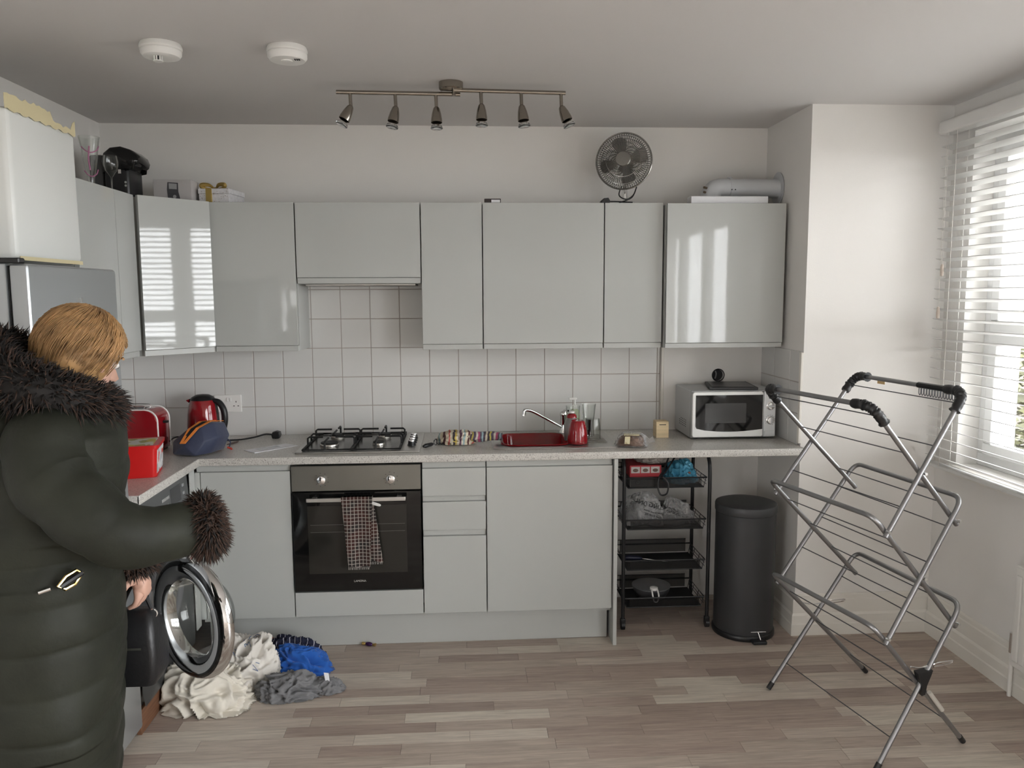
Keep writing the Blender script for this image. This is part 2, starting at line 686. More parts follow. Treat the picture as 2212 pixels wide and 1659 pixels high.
# --- floor strips, each its own piece
PW = 0.0725
LENS = (0.30, 0.37, 0.44, 0.51, 0.58)
plank_me = []
for ln in LENS:
    bm = BM()
    box(bm, 0.0006, ln - 0.0006, -PW + 0.0005, -0.0005, -0.003, 0.0)
    plank_me.append(finish(bm, 'floor_plank', PLANK, False))
rng = random.Random(21)
far = BM()
row = 0
y = -0.0
npl = 0
while y > YF + .02:
    x = XL - rng.random() * 0.5
    while x < XW:
        k = rng.randrange(5)
        if y < -2.35 or y > -0.30:
            box(far, max(x, XL) + .0006, min(x + LENS[k], XW) - .0006, max(y - PW, YF) + .0005, y - .0005, -.003, 0)
        elif x >= XL - .3 and x + LENS[k] < XW + .25:
            o = bpy.data.objects.new('floor_plank', plank_me[k])
            COL.objects.link(o)
            o.parent = floor
            o.location = Vector((x, y, 0.0)) - floor.location
            npl += 1
        else:
            box(far, max(x, XL) + .0006, min(x + LENS[k], XW) - .0006, y - PW + .0005, y - .0005, -.003, 0)
        x += LENS[k]
    y -= PW
    row += 1
part('floor_planks_beyond', far, PLANKF, floor, smooth=False, kind='stuff')

# --- splashback tiles
TP, TX0, TZ0 = 0.1531, -0.910, 1.0998
tile_me = {}


def tile(parent, p, w, h, face='y'):
    k = (round(w, 4), round(h, 4), face)
    if k not in tile_me:
        b = BM()
        g = .0019
        if face == 'y':
            box(b, g, w - g, -.006, 0, g, h - g, .0012, 1)
        else:
            box(b, -.006, 0, -w + g, -g, g, h - g, .0012, 1)
        tile_me[k] = finish(b, 'tile', TILE, 30)
    o = bpy.data.objects.new('tile', tile_me[k])
    COL.objects.link(o)
    o.parent = parent
    o.location = Vector(p) - parent.location


bm = BM(); box(bm, XL, 1.862, -.0045, 0, .94, 1.78)
part('grout', bm, GROUT, wall_back, smooth=False)
for i in range(-1, 19):
    x0 = max(TX0 + TP * i, XL)
    x1 = min(TX0 + TP * (i + 1), 1.862)
    for j in range(-1, 5):
        z0 = TZ0 + TP * j
        if j >= 2 and not (-.1 < x1 and x0 < .7):
            continue
        if x1 - x0 > .01:
            tile(wall_back, (x0, 0, z0), x1 - x0, TP)
# tiles on the side of the wall corner
bm = BM(); box(bm, XR - .0045, XR, YR + .02, -.001, .94, 1.40)
part('grout', bm, GROUT, wall_return, smooth=False)
for a, bb in ((-.001, -.20), (-.20, -.40), (-.40, YR + .02)):
    for j in range(-1, 2):
        tile(wall_return, (XR, a, TZ0 + TP * j), a - bb, TP, 'x')

# --- boxed-in panel right of the tiles with a round black opening
bm = BM()
HX, HZ, HR = 2.175, 1.243, .031
box(bm, 1.875, HX - .06, -.03, 0, .94, 1.44)
box(bm, HX + .06, XR - .007, -.03, 0, .94, 1.44)
box(bm, HX - .06, HX + .06, -.03, 0, .94, HZ - .06)
box(bm, HX - .06, HX + .06, -.03, 0, HZ + .06, 1.44)
va = [bm.verts.new((HX + HR * math.cos(2 * PI * i / 32), -.03, HZ + HR * math.sin(2 * PI * i / 32))) for i in range(32)]
vo = []
for i in range(32):
    c, s = math.cos(2 * PI * i / 32), math.sin(2 * PI * i / 32)
    k = .06 / max(abs(c), abs(s))
    vo.append(bm.verts.new((HX + k * c, -.03, HZ + k * s)))
vi = [bm.verts.new((v.co.x, -.004, v.co.z)) for v in va]
for i in range(32):
    j = (i + 1) % 32
    bm.faces.new((vo[i], vo[j], va[j], va[i]))
    bm.faces.new((va[i], va[j], vi[j], vi[i]))
boxing = struct('wall_boxing', bm, WALL, 'plain painted boxed-in panel behind the microwave', 'wall panel', smooth=False)
bm = BM()
tube(bm, [(HX + .033 * math.cos(2 * PI * i / 24), -.031, HZ + .033 * math.sin(2 * PI * i / 24)) for i in range(24)], .0028, 6, loop=True)
part('opening_rim', bm, BLACK, boxing)
bm = BM(); cyl(bm, (HX, -.012, HZ), (HX, -.008, HZ), HR - .001, n=24)
part('opening_back', bm, SHADOWGAP, boxing)  # dark disc paints the shade inside the hole
bm = BM(); tube(bm, smooth_path([(HX - .012, -.018, HZ + .022), (HX - .008, -.022, HZ + .006), (HX - .012, -.018, HZ - .02)], 4), .004, 6)
part('cable_stub', bm, mat('grey_cable', (.2, .2, .2), .5), boxing)
bm = BM(); box(bm, 1.862, 1.876, -.034, 0, .945, 1.44, .002, 1)
t1 = struct('trim_1', bm, TRIMW, 'narrow vertical trim between the tiles and the plain panel', 'trim')
bm = BM(); box(bm, XR - .012, XR + .0, YR - .002, YR + .02, .96, 1.40, .002, 1)
struct('trim_2', bm, TRIMW, 'narrow tile edge trim on the wall corner by the airer', 'trim')

# --- two-step skirting
SK = [(0, 0), (.022, 0), (.022, .055), (.019, .062), (.019, .10), (.013, .112), (.013, .175), (.010, .182), (.010, .198), (.004, .206), (0, .206)]


def skirt(name, path, label):
    """sweep the skirting profile along floor points; profile is offset to the left of travel"""
    bm = BM()
    P = [Vector((p[0], p[1], 0)) for p in path]
    rings = []
    for i, p in enumerate(P):
        d0 = (P[i] - P[i - 1]).normalized() if i else (P[1] - P[0]).normalized()
        d1 = (P[i + 1] - P[i]).normalized() if i < len(P) - 1 else d0
        n0, n1 = Vector((-d0.y, d0.x, 0)), Vector((-d1.y, d1.x, 0))
        n = (n0 + n1)
        n = n / max(.2, n.dot(n0)) if n.length > 0 else n0
        rings.append([p + n * a + Vector((0, 0, b)) for a, b in SK])
    loft(bm, rings)
    return struct(name, bm, TRIMW, label, 'skirting board', smooth=25)


skirt('baseboard_return', [(XW, YR), (XR, YR), (XR, -.02)][::-1][::-1] if False else [(XR, -.02), (XR, YR), (XW, YR)][::-1], 'cream two-step skirting board around the wall corner')
skirt('baseboard_right', [(XW, VY0 + .06), (XW, YR - .022)], 'cream two-step skirting board under the window and radiator')
# ------------------------------------------------------------------ wall units
YU, ZUB, ZUT, ZUS = -0.298, 1.4405, 2.1255, 1.412


def wall_unit(x0, x1, label, y=YU, zt=ZUT, zb=ZUB, zs=ZUS, side=None):
    t = thing('wall_cabinet', label, 'cabinet', ((x0 + x1) / 2, y / 2, zs), group='grey gloss wall cabinets')
    b = BM(); box(b, x0 + .0006, x1 - .0006, y + .036, -.009, zs + .0, zt - .004, .001, 1)
    part('carcass', b, CARC, t, smooth=False)
    b = BM(); box(b, x0 + .0028, x1 - .0028, y, y + .020, zb, zt, .0012, 2)
    part('door', b, GLOSS, t, smooth=30)
    b = BM(); box(b, x0 + .003, x1 - .003, y + .008, y + .037, zs + .001, zb - .002, .001, 1)
    part('handle_rail', b, RAIL, t, smooth=False)
    return t


wall_unit(-.400, 0.0, 'narrower grey gloss wall cabinet between the angled corner cabinet and the extractor cabinet')
t = thing('wall_cabinet', 'short grey gloss extractor cabinet above the hob, higher than its neighbours', 'cabinet', (.3, -.15, 1.738), group='grey gloss wall cabinets')
b = BM(); box(b, .001, .599, YU + .036, -.009, 1.738, ZUT - .004); part('carcass', b, CARC, t, smooth=False)
b = BM(); box(b, .0028, .5972, YU, YU + .02, 1.768, ZUT, .0012); part('door', b, GLOSS, t, smooth=30)
b = BM(); box(b, .003, .597, YU + .008, YU + .037, 1.739, 1.766, .001, 1); part('handle_rail', b, RAIL, t, smooth=False)
b = BM(); box(b, .03, .57, YU + .06, -.03, 1.727, 1.7385, .003, 1); part('extractor_grille', b, STEEL, t, smooth=False)
wall_unit(.600, .900, 'narrow grey gloss wall cabinet directly right of the extractor cabinet')
wall_unit(.900, 1.500, 'wide grey gloss wall cabinet above the tap, between two narrow ones')
wall_unit(1.500, 1.795, 'narrow grey gloss wall cabinet under the desk fan')
wall_unit(1.800, 2.398, 'wide grey gloss wall cabinet above the microwave, below the white duct', y=-.34, zt=2.120, zb=1.438, zs=1.412)

# angled corner cabinet and the cabinet on the left wall
PA, PB = Vector((-.640, -.560, 0)), Vector((-.402, -.300, 0))
dA = (PB - PA).normalized()
nA = Vector((dA.y, -dA.x, 0))            # points into the room
t = thing('corner_wall_cabinet', 'angled corner wall cabinet with bright window reflections on its gloss door', 'cabinet', (-.72, -.25, ZUS), group='grey gloss wall cabinets')
b = BM()
prism(b, [(XL + .01, -.009), (-.4015, -.009), (-.4015, -.300 + .02), (-.642, -.555 + .02), (XL + .01, -.555 + .02)], ZUS, ZUT - .004, 'z')
part('carcass', b, CARC, t, smooth=False)


def angled_slab(b, s0, s1, n0, n1, z0, z1):
    q = [PA + dA * s0 + nA * n0, PA + dA * s1 + nA * n0, PA + dA * s1 + nA * n1, PA + dA * s0 + nA * n1]
    prism(b, [(p.x, p.y) for p in q], z0, z1, 'z', .0012)


LA = (PB - PA).length
b = BM(); angled_slab(b, .006, LA - .006, .002, .022, ZUB, ZUT); part('door', b, GLOSS, t, smooth=30)
b = BM(); angled_slab(b, .007, LA - .007, -.004, .010, ZUS + .001, ZUB - .002); part('handle_rail', b, RAIL, t, smooth=False)
t = thing('wall_cabinet', 'grey gloss wall cabinet on the left wall, half hidden by the white boiler', 'cabinet', (-.82, -.83, ZUS), group='grey gloss wall cabinets')
b = BM(); box(b, XL + .006, -.662, -1.10, -.562, ZUS, ZUT - .004); part('carcass', b, CARC, t, smooth=False)
b = BM(); box(b, -.660, -.640, -.755, -.566, ZUB, ZUT, .0016); part('door', b, GLOSS, t, smooth=30)
b = BM(); box(b, -.660, -.640, -1.098, -.759, ZUB, ZUT, .0016); part('door', b, GLOSS, t, smooth=30)
b = BM(); box(b, -.664, -.650, -1.098, -.568, ZUS + .001, ZUB - .002, .001, 1); part('handle_rail', b, RAIL, t, smooth=False)

# ------------------------------------------------------------------ base units
YB, ZDB, ZDT, ZWB, ZW = -0.584, 0.180, 0.879, 0.914, 0.949


def carcass(t, x0, x1, z0=.155, z1=ZWB - .001, open_top=False):
    b = BM()
    if not open_top:
        box(b, x0 + .0006, x1 - .0006, YB + .036, -.012, z0, z1)
    else:
        box(b, x0 + .0006, x1 - .0006, YB + .036, -.012, z0, z0 + .018)
        box(b, x0 + .0006, x0 + .018, YB + .036, -.012, z0 + .018, z1)
        box(b, x1 - .018, x1 - .0006, YB + .036, -.012, z0 + .018, z1)
        box(b, x0 + .018, x1 - .018, -.028, -.012, z0 + .018, z1)
    part('carcass', b, CARC, t, smooth=False)


def front(t, x0, x1, z0, z1, name='door'):
    b = BM(); box(b, x0 + .0026, x1 - .0026, YB, YB + .020, z0, z1, .0012)
    return part(name, b, GLOSS, t, smooth=30)


def rail(t, x0, x1, z0, z1):
    b = BM(); box(b, x0 + .003, x1 - .003, YB + .016, YB + .037, z0 + .0005, z1 - .0005, .001, 1)
    return part('handle_rail', b, RAIL, t, smooth=False)


t = thing('base_cabinet', 'grey gloss corner base cabinet between the washing machine and the oven', 'cabinet', (-.2, -.3, .155), group='grey gloss base cabinets')
carcass(t, -.43, 0)
front(t, -.408, 0, ZDB, ZDT)
rail(t, -.43, 0, ZDT, ZWB)
b = BM(); box(b, -.434, -.409, YB + .002, YB + .022, ZDB, ZDT, .001, 1); part('filler_strip', b, GLOSS, t, smooth=30)
t = thing('base_cabinet', 'grey gloss unit of three handleless drawers between the oven and the sink cabinet', 'cabinet', (.75, -.3, .155), group='grey gloss base cabinets')
carcass(t, .6, .9)
front(t, .6, .9, .748, ZDT, 'drawer_front')
front(t, .6, .9, .585, .719, 'drawer_front')
front(t, .6, .9, ZDB, .554, 'drawer_front')
rail(t, .6, .9, ZDT, ZWB); rail(t, .6, .9, .719, .748); rail(t, .6, .9, .554, .585)
t = thing('base_cabinet', 'wide grey gloss one-door base cabinet below the sink', 'cabinet', (1.2, -.3, .155), group='grey gloss base cabinets')
carcass(t, .9, 1.5, open_top=True)
front(t, .9, 1.5, ZDB, ZDT)
rail(t, .9, 1.5, ZDT, ZWB)
bm = BM(); box(bm, 1.502, 1.520, -.602, -.012, 0, ZWB - .001, .001, 1)
solo('end_panel', bm, CARC, 'tall thin grey end panel between the sink cabinet and the black trolley', 'panel')
bm = BM(); box(bm, -.42, 1.490, -.505, -.489, .001, .154, .001, 1)
solo('plinth', bm, CARC, 'long grey plinth board along the floor under the base cabinets', 'plinth')

# oven housing with the oven
bm = BM(); box(bm, .002, .598, YB, YB + .020, ZDB, .298, .0016)
solo('oven_lower_panel', bm, GLOSS, 'blank grey gloss panel directly below the oven', 'panel', smooth=30)
bm = BM(); box(bm, -.4375, -.4315, -.6445, -.586, .155, ZWB - .002, .001, 1)
solo('corner_post', bm, CARC, 'narrow grey corner post between the washing machine and the corner cabinet', 'panel', smooth=False)
ov = thing('oven', 'built-in black glass oven with steel control panel', 'oven', (.3, -.3, .301))
b = BM(); box(b, .02, .58, -.558, -.03, .301, .900, .002, 1); part('oven_body', b, BLACKM, ov, smooth=False)
b = BM(); box(b, .004, .596, -.592, -.5585, .784, .903, .002, 1); panel = part('control_panel', b, mat('oven_panel_steel', (.20, .195, .175), .35, .75, bump=.04, bscale=200, stretch=(1, 30, 1)), ov, smooth=30)
b = BM(); box(b, .004, .596, -.597, -.5585, .306, .780, .003, 1); odoor = part('oven_door', b, BLACKG, ov, smooth=30)
b = BM(); box(b, .074, .528, -.5982, -.5972, .392, .716); part('door_window', b, mat('oven_window_glass', (.022, .021, .018), .06), odoor, smooth=False)
for zz in (.59, .625):
    b = BM(); box(b, .085, .52, -.5986, -.5981, zz, zz + .0018); part('rack_line', b, mat('rack_line_grey', (.10, .10, .09), .4), odoor, smooth=False)
for kx in (.142, .459):
    b = BM()
    lathe(b, [(.0205, 0), (.0205, .012), (.0195, .019), (.0165, .021), (.0, .0212)], (kx, -.592, .838), 28, (0, -1, 0))
    k = part('knob', b, CHROME, ov)
    b = BM(); box(b, kx - .0008, kx + .0008, -.6136, -.6128, .842, .853); part('pointer', b, BLACK, k, smooth=False)
    b = BM()
    for a in range(0, 360, 40):
        c, s = math.cos(R(a + 20)), math.sin(R(a + 20))
        box(b, kx + .031 * c - .0025, kx + .031 * c + .0025, -.5926, -.5921, .838 + .031 * s - .001, .838 + .031 * s + .001)
    part('dial_marks', b, BLACKM, panel, smooth=False)
b = BM()
box(b, .078, .528, -.642, -.634, .744, .762, .002, 2)
box(b, .10, .12, -.634, -.597, .747, .759); box(b, .486, .506, -.634, -.597, .747, .759)
part('handle', b, mat('oven_handle_alu', (.50, .49, .47), .35, .9), odoor, smooth=30)
text('lettering', 'LAMONA', .0135, mat('print_pale_grey', (.50, .48, .44), .5), odoor, face_matrix((.306, -.5976, .353), (1, 0, 0), (0, 0, 1)))

# tea towel folded over the handle
CHECK = check_mat('tea_towel_check', (.055, .045, .043), (.62, .57, .50), 60.0, .17)
bm = BM()


def towel_sheet(bm, xa0, xa1, xb0, xb1, z0, z1, y0, seed, nx=18, nz=26):
    rows = []
    for j in range(nz + 1):
        t = j / nz
        r = []
        for i in range(nx + 1):
            s = i / nx
            x = (xa0 + (xa1 - xa0) * s) * (1 - t) + (xb0 + (xb1 - xb0) * s) * t
            yy = y0 - .006 * math.sin(s * 7 + seed) * (t ** .7) - .004 * noise.noise((s * 3 + seed, t * 3, 1.3))
            r.append(bm.verts.new((x, yy, z0 + (z1 - z0) * t + .004 * math.sin(s * 9 + seed) * t)))
        rows.append(r)
    for a, c in zip(rows[:-1], rows[1:]):
        for i in range(nx):
            bm.faces.new((a[i], a[i + 1], c[i + 1], c[i]))
    return rows


ra = towel_sheet(bm, .236, .378, .262, .362, .769, .440, -.650, 0.4)
rb = towel_sheet(bm, .242, .378, .300, .418, .769, .456, -.630, 2.1)
for i in range(18):
    bm.faces.new((ra[0][i], ra[0][i + 1], rb[0][i + 1], rb[0][i]))
bmesh.ops.solidify(bm, geom=bm.faces[:], thickness=.0022)
tw = solo('tea_towel', bm, CHECK, 'dark checked tea towel with pale lines hung over the oven handle', 'towel', smooth=60)
bm = BM()
for k in range(15):
    x = .264 + k * .0066
    tube(bm, [(x, -.652, .441), (x + random.uniform(-.002, .002), -.653, .428)], .0007, 4)
for k in range(16):
    x = .304 + k * .0072
    tube(bm, [(x, -.632, .457), (x + random.uniform(-.002, .002), -.632, .444)], .0007, 4)
part('fringe', bm, CORD, tw, smooth=False)
bm = BM(); tube(bm, smooth_path([(.372, -.648, .742), (.392, -.650, .738), (.412, -.650, .730), (.410, -.650, .726), (.39, -.650, .731), (.374, -.649, .736)], 4), .0035, 6)
part('hanging_loop', bm, WHITEP, tw)

# ------------------------------------------------------------------ worktop (one L, with the sink cut-out)
bm = BM()
xs = [XL + .002, -.402, .985, 1.312, XR - .008]
ys = [-1.272, -.602, -.470, -.140, -.008]
for i in range(4):
    for j in range(4):
        if j == 0 and i != 0:
            continue
        if i == 2 and j == 2:
            continue
        box(bm, xs[i], xs[i + 1], ys[j], ys[j + 1], ZWB, ZW)
box(bm, -.420, XR - .008, -.608, -.598, ZWB, ZW + .0002, .004, 3)
box(bm, -.412, -.400, -1.272, -.598, ZWB, ZW + .0002, .004, 3)
solo('worktop', bm, WORKTOP, 'long speckled pale grey L-shaped laminate worktop', 'worktop', smooth=30)

# ------------------------------------------------------------------ gas hob
t = thing('gas_hob', 'four-burner steel gas hob with black iron pan supports', 'hob', (.3, -.3, ZW))
b = BM(); prism(b, rrect(.012, .592, -.545, -.045, .012, 3), ZW, ZW + .008, 'z', .003); part('hob_plate', b, STEEL, t, smooth=30)
b = BM(); prism(b, rrect(.040, .500, -.525, -.065, .02, 3), ZW + .0082, ZW + .0092, 'z'); part('hob_well', b, mat('hob_dark_steel', (.09, .088, .08), .22, .8), t, smooth=30)
ZH = ZW + .009
for bx_, by_, r in ((.148, -.385, .045), (.385, -.385, .030), (.155, -.165, .036), (.392, -.165, .036)):
    b = BM(); lathe(b, [(r, 0), (r * 1.02, .006), (r * .96, .011)], (bx_, by_, ZH), 28); bu = part('burner_ring', b, mat('burner_alu', (.62, .60, .56), .3, 1.0), t)
    b = BM(); lathe(b, [(r * .9, .0112), (r * .93, .015), (r * .86, .019), (0, .0195)], (bx_, by_, ZH), 28); part('burner_cap', b, IRON, bu)
for gx0, gx1, burners in ((.045, .268, ((.148, -.385), (.155, -.165))), (.274, .495, ((.385, -.385), (.392, -.165)))):
    b = BM()
    zt = ZH + .043
    zb = ZH + .006
    gy0, gy1 = -.520, -.072
    tube(b, [(gx0, gy0, zb), (gx1, gy0, zb), (gx1, gy1, zb), (gx0, gy1, zb)], .0052, 6, loop=True)
    for bx_, by_ in burners:
        for sx, ex in ((gx0, bx_ - .030), (gx1, bx_ + .030)):
            tube(b, [(sx, by_, zb), (sx, by_, zt - .006), (sx + (.008 if sx < bx_ else -.008), by_, zt), (ex, by_, zt)], .0050, 6)
        yo = gy0 if by_ < -.3 else gy1
        tube(b, [(bx_, yo, zb), (bx_, yo, zt - .006), (bx_, yo + (.008 if yo < by_ else -.008), zt), (bx_, by_ + (-.03 if yo < by_ else .03), zt)], .0050, 6)
        yi = (gy0 + gy1) / 2
        tube(b, [(gx0, yi, zb), (gx0, yi, zt - .01), (gx0 + .01, yi, zt), (bx_ - .05, yi, zt)], .0050, 6)
        tube(b, [(gx1, yi, zb), (gx1, yi, zt - .01), (gx1 - .01, yi, zt), (bx_ + .05, yi, zt)], .0050, 6)
        tube(b, [(bx_, by_ + (.03 if yo < by_ else -.03), zt), (bx_, yi, zt)], .0050, 6)
    part('pan_support', b, IRON, t, smooth=60)
for k in range(4):
    b = BM(); lathe(b, [(.018, 0), (.018, .008), (.0165, .020)], (.545, -.40 + k * .062, ZW + .0085), 20)
    k_ = part('knob', b, BLACK, t)
    b = BM(); lathe(b, [(.0163, .0202), (.0155, .024), (0, .025)], (.545, -.40 + k * .062, ZW + .0085), 20); part('knob_top', b, CHROME, k_)
    b = BM(); lathe(b, [(.021, 0), (.0205, .004)], (.545, -.40 + k * .062, ZW + .0081), 20); part('knob_collar', b, BLACK, k_)

# ------------------------------------------------------------------ sink
t = thing('sink', 'stainless inset sink with drainer and bright red bowl', 'sink', (1.24, -.29, ZW))
b = BM()
SX0, SX1, SY0, SY1 = .935, 1.545, -.525, -.06
out = rrect(SX0, SX1, SY0, SY1, .03, 6)
hole = rrect(.992, 1.305, -.463, -.147, .06, 6)
zt = ZW + .006
vo = [b.verts.new((x, y, ZW + .0005)) for x, y in out]
vt = [b.verts.new((x * .985 + 1.24 * .015, y * .985 - .29 * .015, zt)) for x, y in out]
vh = [b.verts.new((x, y, zt)) for x, y in hole]
vh2 = [b.verts.new((x, y, ZW - .003)) for x, y in hole]
n = len(out)
for i in range(n):
    j = (i + 1) % n
    b.faces.new((vo[i], vo[j], vt[j], vt[i]))
    b.faces.new((vt[i], vt[j], vh[j], vh[i]))
    b.faces.new((vh[i], vh[j], vh2[j], vh2[i]))
part('sink_top', b, STEEL, t, smooth=25)
for k in range(7):
    b = BM()
    yy = -.40 + k * .035
    tube(b, [(1.345, yy, zt), (1.36, yy, zt + .002), (1.49, yy, zt + .002), (1.505, yy, zt)], .0035, 6)
    part('drainer_rib', b, STEEL, t, smooth=60)
b = BM()
rings = []
for f, z in ((1.07, .004), (1.05, .007), (1.0, .006), (.965, -.01), (.93, -.10), (.86, -.135), (.5, -.142)):
    rings.append([Vector((1.1485 + (x - 1.1485) * f, -.305 + (y + .305) * f, zt + z)) for x, y in hole])
loft(b, rings, cap0=False, cap1=True)
bmesh.ops.solidify(b, geom=b.faces[:], thickness=.002)
part('sink_bowl', b, REDS, t, smooth=60)
b = BM(); lathe(b, [(.03, 0), (.026, .003), (0, .001)], (1.1485, -.305, zt - .141), 20); part('plug_hole', b, CHROME, t)
zt += .0006
tp = thing('tap', 'chrome mixer tap with long swivel spout beside the red sink bowl', 'tap', (1.326, -.105, zt))
b = BM(); lathe(b, [(.024, 0), (.022, .008), (.019, .014), (.019, .085), (.022, .09), (.022, .105), (.016, .113), (0, .115)], (1.326, -.105, zt), 24)
part('tap_body', b, CHROME, tp)
b = BM(); tube(b, smooth_path([(1.318, -.11, zt + .028), (1.24, -.145, zt + .075), (1.17, -.18, zt + .118), (1.135, -.197, zt + .134), (1.112, -.207, zt + .136), (1.106, -.21, zt + .122)], 5), [.0085] * 26, 10)
part('spout', b, CHROME, tp)
b = BM(); cyl(b, (1.108, -.209, zt + .128), (1.105, -.21, zt + .108), .011, n=16); part('aerator', b, CHROME, tp)
b = BM(); tube(b, [(1.326, -.105, zt + .112), (1.335, -.13, zt + .124), (1.342, -.155, zt + .122)], [.009, .008, .006], 8); part('lever', b, CHROME, tp)
# ------------------------------------------------------------------ window, blind, outside
def window(name, y0, y1, label, panes, WZ0=WZ0, WZ1=WZ1, XW=XW):
    """white upvc casement: outer frame, mullions, opening sashes with glass; y0 > y1"""
    t = thing(name, label, 'window', (XW + .15, (y0 + y1) / 2, WZ0))
    t['kind'] = 'structure'
    fx0, fx1 = XW + .10, XW + .17
    b = BM()
    box(b, fx0, fx1, y1, y0, WZ0, WZ0 + .06, .004); box(b, fx0, fx1, y1, y0, WZ1 - .06, WZ1, .004)
    box(b, fx0, fx1, y0 - .06, y0, WZ0 + .06, WZ1 - .06, .004); box(b, fx0, fx1, y1, y1 + .06, WZ0 + .06, WZ1 - .06, .004)
    part('window_frame', b, UPVC, t, smooth=30)
    w = (y0 - y1 - .12) / panes
    for k in range(panes):
        a = y0 - .06 - k * w
        c = a - w
        if k:
            b = BM(); box(b, fx0, fx1, a - .03, a + .03, WZ0 + .06, WZ1 - .06, .004); part('mullion', b, UPVC, t, smooth=30)
        ya, yb = a - (.03 if k else 0), c + (.03 if k < panes - 1 else 0)
        zt = WZ0 + .62
        for zz0, zz1 in ((WZ0 + .06, zt), (zt, WZ1 - .06)):
            b = BM()
            sx0, sx1, s = fx0 - .02, fx1 - .02, .055
            box(b, sx0, sx1, yb, ya, zz0, zz0 + s, .006); box(b, sx0, sx1, yb, ya, zz1 - s, zz1, .006)
            box(b, sx0, sx1, ya - s, ya, zz0 + s, zz1 - s, .006); box(b, sx0, sx1, yb, yb + s, zz0 + s, zz1 - s, .006)
            sash = part('sash', b, UPVC, t, smooth=30)
            b = BM(); box(b, fx0 + .02, fx0 + .024, yb + s - .003, ya - s + .003, zz0 + s - .003, zz1 - s + .003); part('pane', b, PANE, sash, smooth=False)
    b = BM(); box(b, XW - .03, XW + .12, y1 + (.0 if XW < 0 else -.04), y0 - (.0 if XW < 0 else -.04), WZ0 - .045 + (.047 if XW < 0 else 0), WZ0 - .003 + (.018 if XW < 0 else 0), .006); part('window_sill', b, TRIMW, t, smooth=30)
    return t


window('window_1', WY0, WY1, 'white framed window behind the slatted blind', 3)
window('added_window_2', VY0, VY1, 'added white framed glazed doors, out of view along the right wall, letting in light', 3, VZ0)  # put in out of view to brighten the floor and door fronts
window('added_window_3', LY0, LY1, 'added white framed window in the left wall behind the viewer, letting in light', 2, LZ0, LZ1, XL - .235)  # made-up opening that lets frontal light onto the kitchen


def venetian(y0, y1, label, tilt=R(15), zbot=.862, ztop=2.40):
    t = thing('venetian_blind', label, 'blind', (3.035, (y0 + y1) / 2, zbot))
    xc = 3.035
    L_ = y0 - y1
    b = BM(); prism(b, rrect(xc - .036, xc + .036, ztop, ztop + .062, .012, 4), y1 - .012, y0 + .012, 'y', .002); part('headrail', b, BLIND, t, smooth=30)
    n = int((ztop - zbot - .03) / .0462)
    b = BM()
    ct, st = math.cos(tilt), math.sin(tilt)
    hw, th = .025, .0014
    prof = []
    for sx, sz in ((-1, -1), (1, -1), (1, 1), (-1, 1)):
        prof.append((sx * hw, sz * th + (0.0)))
    poly = [(x * ct + z * st, -x * st + z * ct) for x, z in prof]
    prism(b, poly, -L_ / 2, L_ / 2, 'y')
    me = finish(b, 'slat', BLIND, False)
    for k in range(n):
        o = bpy.data.objects.new('slat', me)
        COL.objects.link(o)
        o.parent = t
        o.location = (0, 0, .045 + k * .0462)
    b = BM(); box(b, xc - .026, xc + .026, y1, y0, zbot, zbot + .016, .004); part('bottom_rail', b, BLIND, t, smooth=30)
    m = max(3, int(L_ / .55) + 1)
    for k in range(m):
        yy = y0 - .115 - k * (L_ - .23) / (m - 1)
        for dx in (-.0265, .0265):
            b = BM(); tube(b, [(xc + dx, yy, zbot + .01), (xc + dx, yy, ztop + .01)], .0011, 5); part('ladder_cord', b, CORD, t, smooth=60)
    for dy, zz in ((.052, 1.585), (.064, 1.78)):
        b = BM(); tube(b, [(xc - .034, y0 - dy, ztop), (xc - .034, y0 - dy - .004, zz + .02)], .0009, 5); c = part('pull_cord', b, CORD, t, smooth=60)
        b = BM(); lathe(b, [(.003, .03), (.0065, .024), (.008, .0), (.0065, -.022), (.002, -.025)], (xc - .034, y0 - dy - .004, zz), 12); part('cord_acorn', b, mat('acorn_beige', (.55, .47, .40), .5), c)
    return t


venetian(-.600, -2.62, 'white wooden slatted venetian blind in the window beside the clothes airer')

# --- outside the window: a brick house, its garden and shrubs, a parked car's windscreen glint is left to the sky
bm = BM(); box(bm, 3.6, 26, -22, 16, -.62, -.5)
solo('garden_ground', bm, mat('garden_paving', (.075, .07, .06), .9, var=.25, vscale=1.5), 'pale paved ground outside the window', 'ground')
t = thing('brick_house', 'red brick house seen through the blind slats', 'building', (14, 8, -.5))
BRICK = None


def brick_mat():
    m = bpy.data.materials.new('far_brickwork')
    tt, N, L, b = nt(m)
    tc = N.new('ShaderNodeTexCoord')
    mp = N.new('ShaderNodeMapping')
    mp.inputs['Rotation'].default_value = (R(90), 0, R(90))
    br = N.new('ShaderNodeTexBrick')
    br.inputs['Color1'].default_value = (.085, .032, .018, 1)
    br.inputs['Color2'].default_value = (.06, .026, .016, 1)
    br.inputs['Mortar'].default_value = (.10, .085, .07, 1)
    br.inputs['Scale'].default_value = 4
    L.new(tc.outputs['Object'], mp.inputs['Vector'])
    L.new(mp.outputs['Vector'], br.inputs['Vector'])
    L.new(br.outputs['Color'], b.inputs['Base Color'])
    b.inputs['Roughness'].default_value = .9
    return m


